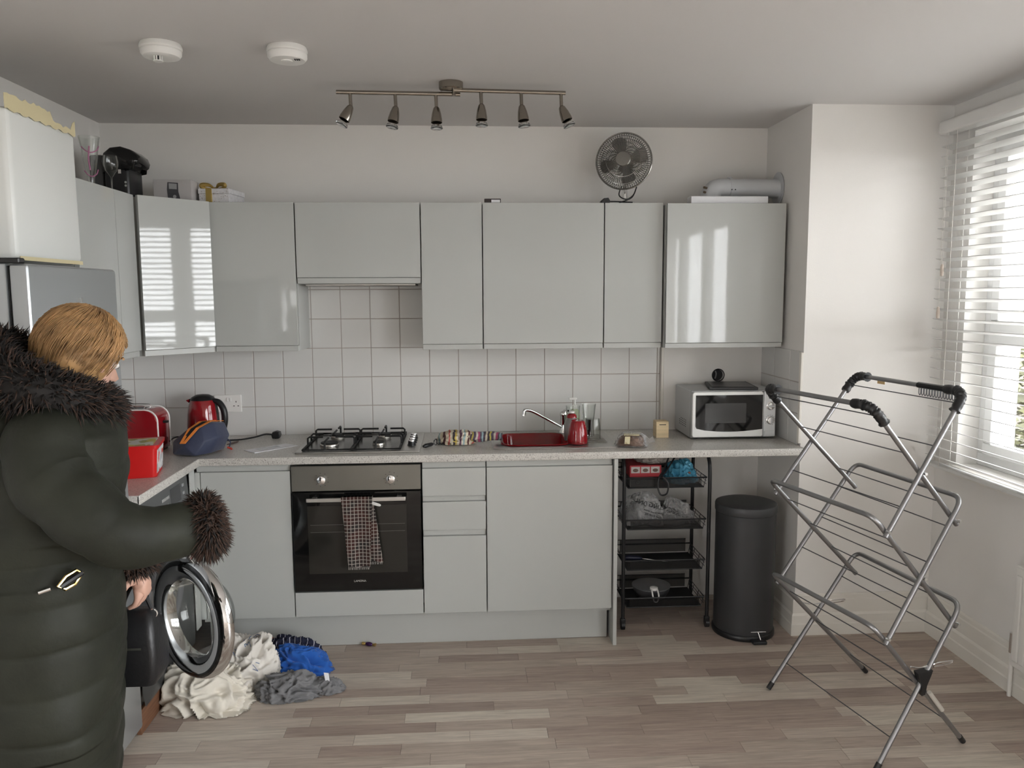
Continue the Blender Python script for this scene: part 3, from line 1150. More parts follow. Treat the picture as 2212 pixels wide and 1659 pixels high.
b = BM(); box(b, 13, 18, 3.5, 16, -.5, 5.6); part('house_wall', b, brick_mat(), t, smooth=False)
b = BM(); prism(b, [(12.6, 5.6), (18.4, 5.6), (15.5, 7.4)], 3.2, 16.3, 'y'); part('roof', b, mat('roof_tiles_brown', (.20, .13, .10), .9), t, smooth=False)
for yy, zz in ((5.2, .4), (8.4, .4), (11.6, .4), (5.2, 3.3), (8.4, 3.3), (11.6, 3.3)):
    b = BM(); box(b, 12.93, 13.0, yy, yy + 1.3, zz, zz + 1.3); w = part('window', b, UPVC, t, smooth=False)
    b = BM(); box(b, 12.90, 12.935, yy + .08, yy + 1.22, zz + .08, zz + 1.22); part('window_pane', b, BLACKG, w, smooth=False)
bm = BM(); box(bm, 9.2, 9.45, 1.0, 12.0, -.5, .55)
solo('garden_wall', bm, brick_mat(), 'low brick garden wall outside the window', 'wall')
LEAF = mat('leaf_autumn_green', (.05, .052, .018), .7, var=.6, vscale=5)
for k, (px, py, h, lab) in enumerate(((8.2, 3.6, 2.0, 'taller yellow-green shrub outside, towards the left of the window'), (8.2, 5.4, 1.5, 'lower yellow-green shrub outside beside the brick wall'))):
    t = thing('garden_shrub', lab, 'shrub', (px, py, -.5), group='shrubs outside the window')
    b = BM()
    rg = random.Random(k)
    for i in range(900):
        a, z, q = rg.random() * 2 * PI, rg.random(), rg.random() ** .5
        rr = .7 * math.sin(PI * min(1, z * .9 + .1)) * q + .05
        c = Vector((px + rr * math.cos(a), py + rr * math.sin(a), -.5 + .15 + z * h))
        d = Vector((rg.uniform(-1, 1), rg.uniform(-1, 1), rg.uniform(-1, 1))).normalized()
        u, v = frame_dirs(d)
        s = rg.uniform(.05, .1)
        q_ = [b.verts.new(c + u * s), b.verts.new(c + v * s * .5), b.verts.new(c - u * s), b.verts.new(c - v * s * .5)]
        b.faces.new(q_)
    part('foliage', b, LEAF, t, smooth=False, kind='stuff')
    b = BM(); cyl(b, (px, py, -.5), (px, py, -.5 + h * .6), .04, .02, 8); part('stem', b, mat('bark_brown', (.12, .08, .05), .9), t)

# ------------------------------------------------------------------ radiator
t = thing('radiator', 'white panel radiator under the window at the right edge', 'radiator', (3.05, -1.8, .13))
RY0, RY1, RZ0, RZ1, RXF = -1.225, -2.45, .150, .570, 3.035
b = BM(); box(b, RXF + .004, RXF + .016, RY1, RY0, RZ0, RZ1, .004)
ny = 30
for k in range(ny):
    yy = RY0 - .03 - k * (RY0 - RY1 - .06) / (ny - 1)
    prism(b, [(yy - .013, RZ0 + .03), (yy + .013, RZ0 + .03), (yy + .013, RZ1 - .03), (yy - .013, RZ1 - .03)], RXF - .004, RXF + .005, 'x', .003)
part('front_panel', b, RADW, t, smooth=30)
b = BM(); box(b, RXF + .016, XW - .024, RY0 - .003, RY0, RZ0, RZ1, .001, 1); part('side_panel', b, RADW, t, smooth=False)
b = BM(); box(b, RXF + .002, XW - .026, RY1, RY0, RZ1 - .001, RZ1 + .008, .002, 1); part('top_grille', b, RADW, t, smooth=False)
b = BM(); cyl(b, (RXF + .03, RY0 + .028, .0), (RXF + .03, RY0 + .028, .20), .0085, n=12); part('pipe', b, RADW, t)
b = BM(); cyl(b, (RXF + .03, RY0 + .028, .19), (RXF + .03, RY0 + .028, .275), .012, n=14); cyl(b, (RXF + .03, RY0 - .002, .215), (RXF + .03, RY0 + .028, .215), .009, n=12); part('valve', b, CHROME, t)

# ------------------------------------------------------------------ ceiling: smoke alarms and the spotlight bar
for k, (x, y, lab) in enumerate(((-.229, -1.297, 'white round heat alarm with a slatted sensor cage, nearer the left wall'),
                                 (.197, -1.280, 'white round smoke alarm with a flat round button, nearer the spotlight bar'))):
    t = thing('smoke_alarm', lab, 'smoke alarm', (x, y, ZC - .05), group='ceiling alarms')
    b = BM(); lathe(b, [(.066, 0), (.070, -.010), (.070, -.016), (.067, -.019), (.069, -.024)], (x, y, ZC - .0005), 40); part('base_plate', b, WHITEP, t)
    b = BM()
    if k == 0:
        lathe(b, [(.067, -.0245), (.067, -.034), (.060, -.044), (.045, -.048), (.018, -.050), (0, -.050)], (x, y, ZC), 40)
    else:
        lathe(b, [(.068, -.0245), (.068, -.036), (.060, -.046), (.040, -.049), (0, -.049)], (x, y, ZC), 40)
    part('cover', b, WHITEP, t)
    if k == 0:
        for i in range(8):
            a = 2 * PI * i / 8
            b = BM(); c = Vector((x + .013 * math.cos(a), y - .03 + .013 * math.sin(a), ZC - .063)); box(b, c.x - .0018, c.x + .0018, c.y - .0018, c.y + .0018, ZC - .064, ZC - .049); part('cage_bar', b, WHITEP, t, smooth=False)
        b = BM(); lathe(b, [(.016, -.064), (.016, -.067), (0, -.068)], (x, y - .03, ZC), 20); part('sensor_cap', b, WHITEP, t)
        b = BM(); lathe(b, [(.008, -.049), (.008, -.0635)], (x, y - .03, ZC), 12); part('sensor_core', b, BLACKM, t)
    else:
        b = BM(); lathe(b, [(.020, -.0485), (.020, -.052), (.017, -.053), (0, -.053)], (x, y - .012, ZC), 28); part('test_button', b, WHITEP, t)
        for i in range(3):
            b = BM(); box(b, x + .030 + i * .007, x + .034 + i * .007, y - .035, y - .020, ZC - .0505, ZC - .0485); part('sounder_slot', b, BLACKM, t, smooth=False)

t = thing('spotlight_bar', 'satin nickel ceiling bar with six unlit spotlights', 'ceiling light', (.76, -.84, 2.36))
b = BM(); lathe(b, [(.050, 0), (.050, -.026), (.046, -.030), (.0, -.031)], (.763, -.842, ZC - .0005), 36); part('ceiling_rose', b, NICKEL, t)
# two overlapping arms
arms = (((.300, -.865, 2.498), (.800, -.815, 2.506)), ((.775, -.850, 2.514), (1.235, -.845, 2.508)))
for a0, a1 in arms:
    b = BM(); cyl(b, a0, a1, .0085, n=14); part('arm', b, NICKEL, t)
b = BM(); cyl(b, (.775, -.835, 2.53), (.775, -.835, 2.495), .007, n=12); part('pivot', b, NICKEL, t)
tilt = {0: (.35, -.55, -.85), 1: (-.14, -.25, -1), 2: (0, -.2, -1), 3: (0, -.22, -1), 4: (.12, -.2, -1), 5: (.35, -.25, -1)}
dirs = [(-.50, -.15, -1), (-.20, -.15, -1), (.0, -.12, -1), (.0, -.10, -1), (.12, -.12, -1), (.40, -.15, -1)]
for k in range(6):
    a0, a1 = arms[0] if k < 3 else arms[1]
    s = (.11, .47, .80)[k] if k < 3 else (.24, .60, .96)[k - 3]
    p = Vector(a0).lerp(Vector(a1), s)
    b = BM(); cyl(b, p + Vector((0, 0, -.005)), p + Vector((.002, 0, -.055)), .0072, n=12); st = part('stem', b, NICKEL, t)
    q = p + Vector((.002, 0, -.055))
    d = Vector(dirs[k]).normalized()
    b = BM(); lathe(b, [(.0, -.003), (.009, -.002), (.0135, .004), (.019, .025), (.0228, .05), (.0232, .062), (.0215, .062), (.0205, .05), (0, .045)], q, 24, d); hd = part('spot_head', b, NICKEL, t)
    b = BM(); lathe(b, [(.013, .050), (.014, .064), (.021, .074), (.0255, .083), (.0255, .086), (.024, .087), (.0, .086)], q, 24, d); part('bulb', b, GLASS, hd)
    b = BM(); lathe(b, [(.0105, .052), (.0115, .064), (.018, .074), (.022, .0825), (0, .080)], q, 20, d); part('bulb_reflector', b, CHROME, hd)
# ------------------------------------------------------------------ boiler
t = thing('boiler', 'white wall-hung boiler edged with masking tape above the silver fridge', 'boiler', (-.81, -1.33, 1.803))
b = BM(); box(b, XL + .004, -.62, -1.56, -1.112, 1.803, 2.28, .022, 4); casing = part('casing', b, BOILER, t, smooth=30)
b = BM()
rg = random.Random(3)
n = 26
lo, hi = [], []
for i in range(n + 1):
    s = i / n
    yy = -1.57 + s * .455
    lo.append((yy, 2.268 + .004 * math.sin(i * 1.7)))
    hh = 2.318 + .006 * rg.uniform(-1, 1) - (.030 if .62 < s < .93 else 0)
    hi.append((yy, hh))
prism(b, lo + hi[::-1], -.6185, -.6172, 'x'); part('masking_tape', b, TAPE, t, smooth=False)
b = BM(); box(b, -.6198, -.6185, -1.54, -1.118, 1.800, 1.813); part('masking_tape', b, TAPE, t, smooth=False)
b = BM(); cyl(b, (-.82, -1.30, 2.27), (-.82, -1.30, 2.33), .05, n=20); cyl(b, (-.82, -1.30, 2.33), (XL + .002, -1.30, 2.40), .05, n=20); part('flue', b, WHITEP, t)
for yy in (-1.45, -1.36, -1.27, -1.19):
    b = BM(); cyl(b, (-.90, yy, 1.792), (-.90, yy, 1.81), .011, n=10); part('pipe_tail', b, mat('copper', (.55, .26, .15), .35, 1.0), t)

# ------------------------------------------------------------------ fridge freezer
t = thing('fridge_freezer', 'tall silver fridge freezer beside the worktop end on the left', 'fridge', (-.72, -1.57, 0))
b = BM(); box(b, XL + .03, -.492, -1.862, -1.284, .02, 1.777, .004); part('cabinet_body', b, FRIDGE, t, smooth=30)
b = BM(); box(b, -.486, -.430, -1.862, -1.284, .655, 1.776, .012, 3); d1 = part('fridge_door', b, FRIDGE, t, smooth=30)
b = BM(); box(b, -.486, -.430, -1.862, -1.284, .055, .645, .012, 3); d2 = part('freezer_door', b, FRIDGE, t, smooth=30)
b = BM(); box(b, -.491, -.487, -1.855, -1.292, .06, 1.77); part('door_seal', b, BLACKM, t, smooth=False)
b = BM(); box(b, -.53, -.45, -1.868, -1.835, 1.777, 1.792, .003, 1); part('top_hinge', b, BLACK, t, smooth=False)
for z0, z1, d in ((.95, 1.35, d1), (.38, .62, d2)):
    b = BM(); tube(b, smooth_path([(-.430, -1.83, z0), (-.405, -1.83, z0 + .015), (-.400, -1.83, (z0 + z1) / 2), (-.405, -1.83, z1 - .015), (-.430, -1.83, z1)], 4), .008, 8); part('door_handle', b, CHROME, d)
b = BM()
for k, w in enumerate((.004, .010, .008, .013)):
    box(b, -.4299, -.4290, -1.590 + k * .011, -1.590 + k * .011 + w * .6, 1.664, 1.674 + (k % 2) * .005)
part('maker_badge', b, CHROME, d1, smooth=False)
for sx in (-.52, -.95):
    for sy in (-1.83, -1.32):
        b = BM(); cyl(b, (sx, sy, 0), (sx, sy, .022), .018, n=12); part('foot', b, BLACK, t)

# ------------------------------------------------------------------ washing machine with its door open
WX, WY0_, WY1_ = -.440, -1.252, -.650
t = thing('washing_machine', 'dark grey washing machine under the worktop with its round door wide open', 'washing machine', (-.72, -.95, 0))
DC = Vector((WX, -.945, .478))
b = BM(); box(b, XL + .03, WX - .022, WY0_, WY1_, .10, .900, .004, 2); part('cabinet_body', b, ANTH, t, smooth=30)
b = BM()   # front panel with a round opening
pts_o, pts_i, pts_b = [], [], []
N_ = 48
for i in range(N_):
    a = 2 * PI * i / N_
    c, s_ = math.cos(a), math.sin(a)
    ky = ((WY1_ - DC.y) if c > 0 else (DC.y - WY0_)) / max(abs(c), 1e-6)
    kz = ((.762 - DC.z) if s_ > 0 else (DC.z - .105)) / max(abs(s_), 1e-6)
    k = min(ky, kz)
    pts_o.append(b.verts.new((WX, DC.y + k * c, DC.z + k * s_)))
    pts_i.append(b.verts.new((WX, DC.y + .185 * c, DC.z + .185 * s_)))
    pts_b.append(b.verts.new((WX - .020, DC.y + .165 * c, DC.z + .165 * s_)))
for i in range(N_):
    j = (i + 1) % N_
    b.faces.new((pts_o[i], pts_o[j], pts_i[j], pts_i[i]))
    b.faces.new((pts_i[i], pts_i[j], pts_b[j], pts_b[i]))
part('front_panel', b, ANTH, t, smooth=False)
b = BM(); tube(b, [(WX - .012, DC.y + .168 * math.cos(2 * PI * i / 40), DC.z + .168 * math.sin(2 * PI * i / 40)) for i in range(40)], .020, 10, loop=True)
part('door_gasket', b, mat('grey_rubber', (.12, .12, .125), .6), t)
b = BM(); lathe(b, [(.150, .0), (.150, .008)], (WX - .021, DC.y, DC.z), 40, 'x'); part('drum_mouth', b, mat('drum_dark', (.01, .01, .01), .4, .6), t)
b = BM(); prism(b, [(WX - .02, .766), (WX + .004, .766), (WX - .004, .898), (WX - .02, .898)], WY0_ + .001, WY1_ - .001, 'y', .002); cp = part('control_panel', b, mat('wm_panel_grey', (.11, .115, .118), .3, .4), t, smooth=30)
XP = WX + .0035


def on_panel(name, m, y0, y1, z0, z1, lift=.0008):
    b = BM()
    f = lambda z: WX + .004 - (z - .766) / .132 * .008
    vs = [(f(z0) + lift, y0, z0), (f(z0) + lift, y1, z0), (f(z1) + lift, y1, z1), (f(z1) + lift, y0, z1)]
    a = [b.verts.new(v) for v in vs]
    c = [b.verts.new((v[0] - lift, v[1], v[2])) for v in vs]
    b.faces.new(a)
    for i in range(4):
        j = (i + 1) % 4
        b.faces.new((a[i], c[i], c[j], a[j]))
    return part(name, b, m, cp, smooth=False)


on_panel('display', mat('wm_display', (.03, .032, .036), .1), -.86, -.745, .80, .87)
LGREY = mat('print_light_grey', (.45, .45, .44), .5)
for i in range(6):
    on_panel('printed_mark', LGREY, -.955 + i * .014, -.947 + i * .014, .838, .850)
for i in range(5):
    on_panel('printed_mark', LGREY, -.985 + i * .02, -.972 + i * .02, .812, .818)
on_panel('button', mat('wm_button', (.32, .33, .34), .3), -1.07, -1.045, .800, .816, .003)
on_panel('button', MATS['wm_button'], -.725, -.705, .850, .862, .003)
on_panel('button', MATS['wm_button'], -.725, -.705, .815, .827, .003)
b = BM(); lathe(b, [(.032, 0), (.032, .012), (.027, .028), (0, .029)], (WX, -1.13, .835), 28, 'x'); part('programme_dial', b, SILVERP, cp)
b = BM(); box(b, WX - .03, WX - .012, WY0_, WY1_, .003, .098, .001, 1); part('kick_board', b, mat('kickboard_brown_wood', (.16, .075, .04), .5, var=.3, vscale=8, stretch=(1, 1, 14)), t, smooth=False)
# the open door
HG = Vector((WX + .018, -1.115, .478))
ph = R(-39)
dv = Vector((math.cos(ph), math.sin(ph), 0))          # hinge -> free edge
nv = Vector((math.sin(ph), -math.cos(ph), 0))         # outer face normal, towards the viewer's left
RD = .238
C0 = HG + dv * (RD + .012)


def door_ring(name, prof, m, parent, n=56, cap=False):
    """prof: (radius, offset along the outer normal)"""
    b = BM()
    loft(b, [ring_pts(C0 + nv * o, dv, Vector((0, 0, 1)), max(r, 1e-4), n) for r, o in prof], cap, cap)
    return part(name, b, m, parent)


dr = door_ring('door_ring', [(.150, .018), (.165, .030), (.185, .036), (.205, .034), (.222, .026), (.234, .012), (.238, -.002), (.234, -.014), (.215, -.022), (.16, -.026), (.150, -.022), (.147, .0), (.150, .018)], CHROME, t)
door_ring('door_inner_band', [(.205, .0348), (.213, .0335), (.222, .0272), (.215, .0322)], BLACKG, dr)
door_ring('door_glass_bowl', [(.149, .012), (.12, .018), (.06, .022), (.0, .023)], THIN, dr)
door_ring('door_glass_bowl', [(.146, -.01), (.140, -.05), (.128, -.085), (.105, -.108), (.06, -.118), (.0, -.12)], THIN, dr)
b = BM(); box(b, WX + .001, WX + .020, -1.150, -1.108, .418, .538, .004); part('door_hinge', b, SILVERP, t, smooth=30)

# ------------------------------------------------------------------ microwave
t = thing('microwave', 'silver and white microwave oven on the worktop by the wall corner', 'microwave', (2.155, -.20, ZW))
MX0, MX1, MYF, MYB, MZ0, MZ1 = 1.938, 2.372, -.345, -.045, ZW + .008, 1.198
b = BM(); box(b, MX0, MX1, MYF + .022, MYB, MZ0, MZ1, .004, 2); body = part('oven_body', b, SILVERP, t, smooth=30)
b = BM(); box(b, MX0, MX1, MYF + .008, MYF + .0215, MZ0, MZ1, .003, 2); part('front_frame', b, mat('mw_frame_grey', (.28, .28, .28), .35, .3), t, smooth=30)
b = BM(); prism(b, rrect(MX0 + .004, 2.304, MZ0 + .006, MZ1 - .006, .012, 4), MYF - .012, MYF + .0075, 'y', .004); md = part('door', b, WHITEG, t, smooth=30)
poly = [(1.957, 1.176), (2.300, 1.176)]
poly += [(2.300 - s * .33 / 10, 1.002 - .012 * math.sin(PI * (s / 10)) * 1.0) for s in range(0, 10)]
poly += [(1.963, 1.008), (1.958, 1.018)]
b = BM(); prism(b, poly, MYF - .0135, MYF - .0122, 'y'); part('door_glass', b, BLACKG, md, smooth=False)
b = BM(); prism(b, rrect(2.005, 2.215, 1.035, 1.135, .004, 2), MYF - .0142, MYF - .0136, 'y'); part('mesh_window', b, mat('mw_mesh', (.045, .045, .045), .12), md, smooth=False)
b = BM(); box(b, 2.307, MX1 - .003, MYF - .010, MYF + .0075, MZ0 + .004, MZ1 - .006, .005, 2); pn = part('control_panel', b, mat('mw_panel_silver', (.66, .67, .67), .3, .2), t, smooth=30)
for kz in (1.119, 1.046):
    b = BM(); lathe(b, [(.021, 0), (.021, .004), (.017, .006), (.016, .018), (0, .019)], (2.340, MYF - .010, kz), 28, (0, -1, 0)); k = part('dial', b, CHROME, pn)
    b = BM()
    if kz > 1.1:
        box(b, 2.325, 2.355, MYF - .036, MYF - .026, kz - .004, kz + .004, .002, 1)
    else:
        box(b, 2.336, 2.344, MYF - .036, MYF - .026, kz - .015, kz + .015, .002, 1)
    part('dial_grip', b, SILVERP, k, smooth=30)
b = BM()
for a in range(0, 300, 25):
    c, s = math.cos(R(a - 60)), math.sin(R(a - 60))
    box(b, 2.340 + .026 * c - .0012, 2.340 + .026 * c + .0012, MYF - .0106, MYF - .0101, 1.046 + .026 * s - .0012, 1.046 + .026 * s + .0012)
part('dial_marks', b, BLACKM, pn, smooth=False)
b = BM(); box(b, 2.312, 2.366, MYF - .013, MYF - .0095, .972, .992, .002, 1); part('door_button', b, MATS['mw_panel_silver'], pn, smooth=30)
for c in range(5):
    for r in range(4 if c < 4 else 3):
        b = BM(); box(b, MX0 - .0004, MX0 + .0002, -.255 + c * .028, -.245 + c * .028, 1.000 + r * .011, 1.005 + r * .011); part('vent_slot', b, BLACKM, body, smooth=False)
for fx in (MX0 + .04, MX1 - .04):
    for fy in (MYF + .05, MYB - .03):
        b = BM(); cyl(b, (fx, fy, ZW + .0005), (fx, fy, MZ0 + .002), .012, n=10); part('foot', b, BLACK, t)
b = BM(); tube(b, smooth_path([(2.365, -.10, 1.09), (2.392, -.16, 1.06), (2.397, -.22, 1.00), (2.395, -.25, .968), (2.375, -.29, .954)], 5), .0035, 6); part('power_cord', b, BLACK, t)
bm = BM(); prism(bm, [(2.035, -.33), (2.275, -.355), (2.31, -.085), (2.09, -.07)], MZ1 + .0006, MZ1 + .016, 'z', .004)
tr = solo('black_tray', bm, mat('tray_black', (.025, .025, .026), .5), 'thin black tray lying on top of the microwave', 'tray', smooth=30)
bm = BM(); prism(bm, [(2.052, -.315), (2.262, -.337), (2.295, -.10), (2.10, -.086)], MZ1 + .0161, MZ1 + .0168, 'z'); part('tray_pad', bm, mat('tray_pad', (.05, .05, .052), .35), tr, smooth=False)

# ------------------------------------------------------------------ kettle, toaster
t = thing('kettle', 'red cordless kettle with black lid and handle on the worktop corner', 'kettle', (-.505, -.20, ZW))
KX, KY = -.503, -.20
b = BM(); lathe(b, [(.080, 0), (.083, .004), (.083, .014), (.076, .020)], (KX, KY, ZW + .0005), 36); part('power_base', b, BLACK, t)
b = BM(); lathe(b, [(.078, .022), (.0795, .03), (.0785, .09), (.074, .15), (.068, .19), (.062, .212), (.058, .220)], (KX, KY, ZW), 40); kb = part('kettle_body', b, RED, t)
b = BM(); lathe(b, [(.0605, .218), (.052, .232), (.032, .243), (0, .246)], (KX, KY, ZW), 36); part('lid', b, BLACK, t)
b = BM(); prism(b, [(KX - .064, .205 + ZW), (KX - .078, .217 + ZW), (KX - .060, .224 + ZW)], KY - .018, KY + .018, 'y', .003); part('pouring_spout', b, RED, t, smooth=30)
b = BM()
hp = smooth_path([(KX + .052, KY - .010, ZW + .215), (KX + .085, KY - .018, ZW + .205), (KX + .108, KY - .022, ZW + .165), (KX + .110, KY - .022, ZW + .11), (KX + .095, KY - .018, ZW + .06), (KX + .072, KY - .012, ZW + .045)], 5)
tube(b, hp, [.013 + .003 * math.sin(PI * i / (len(hp) - 1)) for i in range(len(hp))], 12); part('handle', b, BLACK, t)
b = BM(); tube(b, [(KX + .0745, KY - .012, ZW + .045), (KX + .071, KY - .012, ZW + .16), (KX + .062, KY - .01, ZW + .205)], .009, 8); part('water_window', b, BLACKG, t)

t = thing('toaster', 'red long-slot toaster with pale edging in the worktop corner', 'toaster', (-.78, -.39, ZW))
TX0_, TX1_, TY0_, TY1_ = -.935, -.628, -.475, -.315


def arch(x0, x1, z0, z1, r, n=8):
    p = [(x0, z0), (x1, z0)]
    for k in range(n + 1):
        a = R(90 * k / n); p.append((x1 - r + r * math.cos(a), z1 - r + r * math.sin(a)))
    for k in range(n + 1):
        a = R(90 + 90 * k / n); p.append((x0 + r + r * math.cos(a), z1 - r + r * math.sin(a)))
    return p


b = BM(); prism(b, arch(TX0_, TX1_, ZW + .012, ZW + .205, .055), TY0_, TY1_, 'y', .006); part('toaster_body', b, RED, t, smooth=30)
o1 = arch(TX0_ - .001, TX1_ + .001, ZW + .012, ZW + .2065, .056)
b = BM(); tube(b, [(x, TY0_ + .006, z) for x, z in o1[1:-1]], .0042, 8); part('edge_trim', b, WHITEP, t)
b = BM(); tube(b, [(x, TY1_ - .006, z) for x, z in o1[1:-1]], .0042, 8); part('edge_trim', b, WHITEP, t)
b = BM(); box(b, TX0_ + .06, TX1_ - .06, -.425, -.365, ZW + .2045, ZW + .208, .001, 1); part('top_plate', b, CHROME, t, smooth=30)
b = BM(); box(b, TX0_ + .07, TX1_ - .07, -.412, -.378, ZW + .2081, ZW + .2086); part('toast_slot', b, BLACKM, t, smooth=False)
b = BM()
tube(b, smooth_path([(TX0_ + .07, -.43, ZW + .2085), (TX0_ + .08, -.43, ZW + .221), (TX1_ - .08, -.43, ZW + .221), (TX1_ - .07, -.43, ZW + .2085)], 5), .0022, 6)
tube(b, smooth_path([(TX0_ + .07, -.36, ZW + .2085), (TX0_ + .08, -.36, ZW + .221), (TX1_ - .08, -.36, ZW + .221), (TX1_ - .07, -.36, ZW + .2085)], 5), .0022, 6)
part('bun_rack', b, CHROME, t)
b = BM(); box(b, TX1_ + .001, TX1_ + .024, -.405, -.385, ZW + .135, ZW + .147, .003); part('lever', b, BLACK, t, smooth=30)
b = BM(); box(b, TX0_ + .01, TX1_ - .01, TY0_ + .012, TY1_ - .012, ZW + .0005, ZW + .0125); part('base_foot', b, BLACK, t, smooth=False)
LW = mat('print_white', (.75, .72, .68), .5)
text('lettering', 'Russell', .0165, LW, t, face_matrix((-.668, TY0_ - .0004, ZW + .067), (1, 0, 0), (0, 0, 1)))
text('lettering', 'Hobbs', .0165, LW, t, face_matrix((-.671, TY0_ - .0004, ZW + .052), (1, 0, 0), (0, 0, 1)))
b = BM(); lathe(b, [(.0075, 0), (.0075, .0006), (0, .0007)], (-.708, TY0_, ZW + .060), 20, (0, -1, 0)); part('logo_disc', b, LW, t)
b = BM(); tube(b, smooth_path([(-.632, -.33, ZW + .03), (-.615, -.30, ZW + .045), (-.60, -.25, ZW + .04), (-.595, -.20, ZW + .02)], 5), .0035, 6); part('power_cord', b, BLACK, t)
# ------------------------------------------------------------------ double socket on the tiles
t = thing('double_socket', 'white double wall socket on the tiles behind the kettle', 'socket', (-.43, -.01, 1.075))
b = BM(); box(b, -.505, -.365, -.0145, -.0066, 1.076, 1.166, .003, 2); part('face_plate', b, WHITEP, t, smooth=30)
for sx in (-.460, -.410):
    pass
for k in range(2):
    b = BM(); box(b, -.442 + k * .0145, -.431 + k * .0145, -.0185, -.0144, 1.132, 1.152, .0015, 1); part('switch', b, WHITEP, t, smooth=30)
for ox in (-.475, -.393):
    for dx, dz, w, h in ((0, .018, .0035, .009), (-.011, -.004, .008, .004), (.011, -.004, .008, .004)):
        b = BM(); box(b, ox + dx - w / 2, ox + dx + w / 2, -.0149, -.0144, 1.112 + dz - h / 2, 1.112 + dz + h / 2); part('pin_slot', b, BLACKM, t, smooth=False)

# ------------------------------------------------------------------ red tub of laundry tablets
t = thing('plastic_tub', 'bright red plastic tub with a printed lid and white side label', 'tub', (-.545, -.895, ZW), R(13))
TW, TD, THt = .082, .10, .132


def taper(b, w0, d0, w1, d1, z0, z1, r=.018):
    loft(b, [[Vector((x, y, z)) for x, y in rrect(-w, w, -d, d, r, 4)] for w, d, z in ((w0, d0, z0), (w1, d1, z1))])


b = BM(); taper(b, TW - .008, TD - .008, TW, TD, .0006, THt - .012); part('tub_body', b, REDP, t, local=True)
b = BM(); taper(b, TW + .006, TD + .006, TW + .007, TD + .007, THt - .0115, THt + .002); lid = part('lid', b, REDP, t, local=True)
b = BM(); box(b, -TW + .016, TW - .016, -TD + .012, TD - .020, THt + .0022, THt + .003)


def print_mat(name, cols, scale):
    m = bpy.data.materials.new(name)
    tt, N, L, bs = nt(m)
    tc = N.new('ShaderNodeTexCoord')
    v = N.new('ShaderNodeTexVoronoi')
    v.inputs['Scale'].default_value = scale
    L.new(tc.outputs['Object'], v.inputs['Vector'])
    sp = N.new('ShaderNodeSeparateColor')
    L.new(v.outputs['Color'], sp.inputs[0])
    cr = N.new('ShaderNodeValToRGB')
    cr.color_ramp.interpolation = 'CONSTANT'
    e = cr.color_ramp.elements
    e[0].position, e[0].color = 0, (*cols[0], 1)
    e[1].position, e[1].color = 1 / len(cols), (*cols[1], 1)
    for i, c in enumerate(cols[2:]):
        x = e.new((i + 2) / len(cols))
        x.color = (*c, 1)
    L.new(sp.outputs[0], cr.inputs['Fac'])
    L.new(cr.outputs['Color'], bs.inputs['Base Color'])
    bs.inputs['Roughness'].default_value = .5
    return m


part('lid_label', b, print_mat('lid_print', [(.55, .45, .10), (.60, .58, .50), (.35, .32, .10), (.62, .60, .55)], 28), lid, smooth=False, local=True)
b = BM()
for z0 in (.018,):
    vs = [(TW - .0055, -TD * .80, .016), (TW - .0055, TD * .78, .016), (TW + .0008, TD * .84, .112), (TW + .0008, -TD * .84, .112)]
    a = [b.verts.new(v) for v in vs]
    c = [b.verts.new((v[0] - .002, v[1], v[2])) for v in vs]
    b.faces.new(a)
    for i in range(4):
        b.faces.new((a[i], c[i], c[(i + 1) % 4], a[(i + 1) % 4]))
part('side_label', b, print_mat('side_print', [(.66, .66, .66), (.70, .70, .69), (.45, .46, .48), (.68, .68, .68), (.60, .08, .06), (.70, .70, .70)], 42), t, smooth=False, local=True)

# ------------------------------------------------------------------ navy wash bag with orange zip bands
NAVY = mat('navy_nylon', (.030, .038, .075), .55, bump=.3, bscale=60, sheen=.2)
ORANGE = mat('orange_webbing', (.62, .19, .03), .7)
t = thing('wash_bag', 'navy nylon wash bag with two orange zip bands on the worktop corner', 'bag', (-.42, -.45, ZW))
b = BM()
# pinched box: near end folded to a point at mid height, flat bottom, ridge along the zip


def A(x, y, z):
    dx, dy = (x + .44) * .92, (y + .46) * .80
    c_, s_ = math.cos(R(-17)), math.sin(R(-17))
    return Vector((-.445 + dx * c_ - dy * s_, -.470 + dx * s_ + dy * c_, ZW + .006 + z * (1.06 if y < -.4 else 1.15)))



near = [A(-.520, -.575, .001), A(-.385, -.585, .001), A(-.350, -.545, .060), A(-.385, -.52, .118), A(-.452, -.535, .110), A(-.535, -.545, .055)]
mid = [A(-.505, -.49, .001), A(-.352, -.49, .001), A(-.325, -.46, .070), A(-.362, -.44, .132), A(-.440, -.46, .130), A(-.515, -.47, .07)]
far_ = [A(-.470, -.35, .001), A(-.355, -.35, .001), A(-.325, -.34, .060), A(-.352, -.34, .112), A(-.425, -.34, .114), A(-.478, -.345, .06)]
pin = A(-.437, -.600, .046)
rings = [near, mid, far_]
vr = [[b.verts.new(p) for p in r] for r in rings]
for a, c in zip(vr[:-1], vr[1:]):
    for i in range(6):
        b.faces.new((a[i], a[(i + 1) % 6], c[(i + 1) % 6], c[i]))
pv = b.verts.new(pin)
for i in range(6):
    b.faces.new((vr[0][(i + 1) % 6], vr[0][i], pv))
b.faces.new(vr[2])
bmesh.ops.bevel(b, geom=b.edges[:], offset=.006, segments=2, profile=.5, affect='EDGES')
part('bag_body', b, NAVY, t, smooth=50)


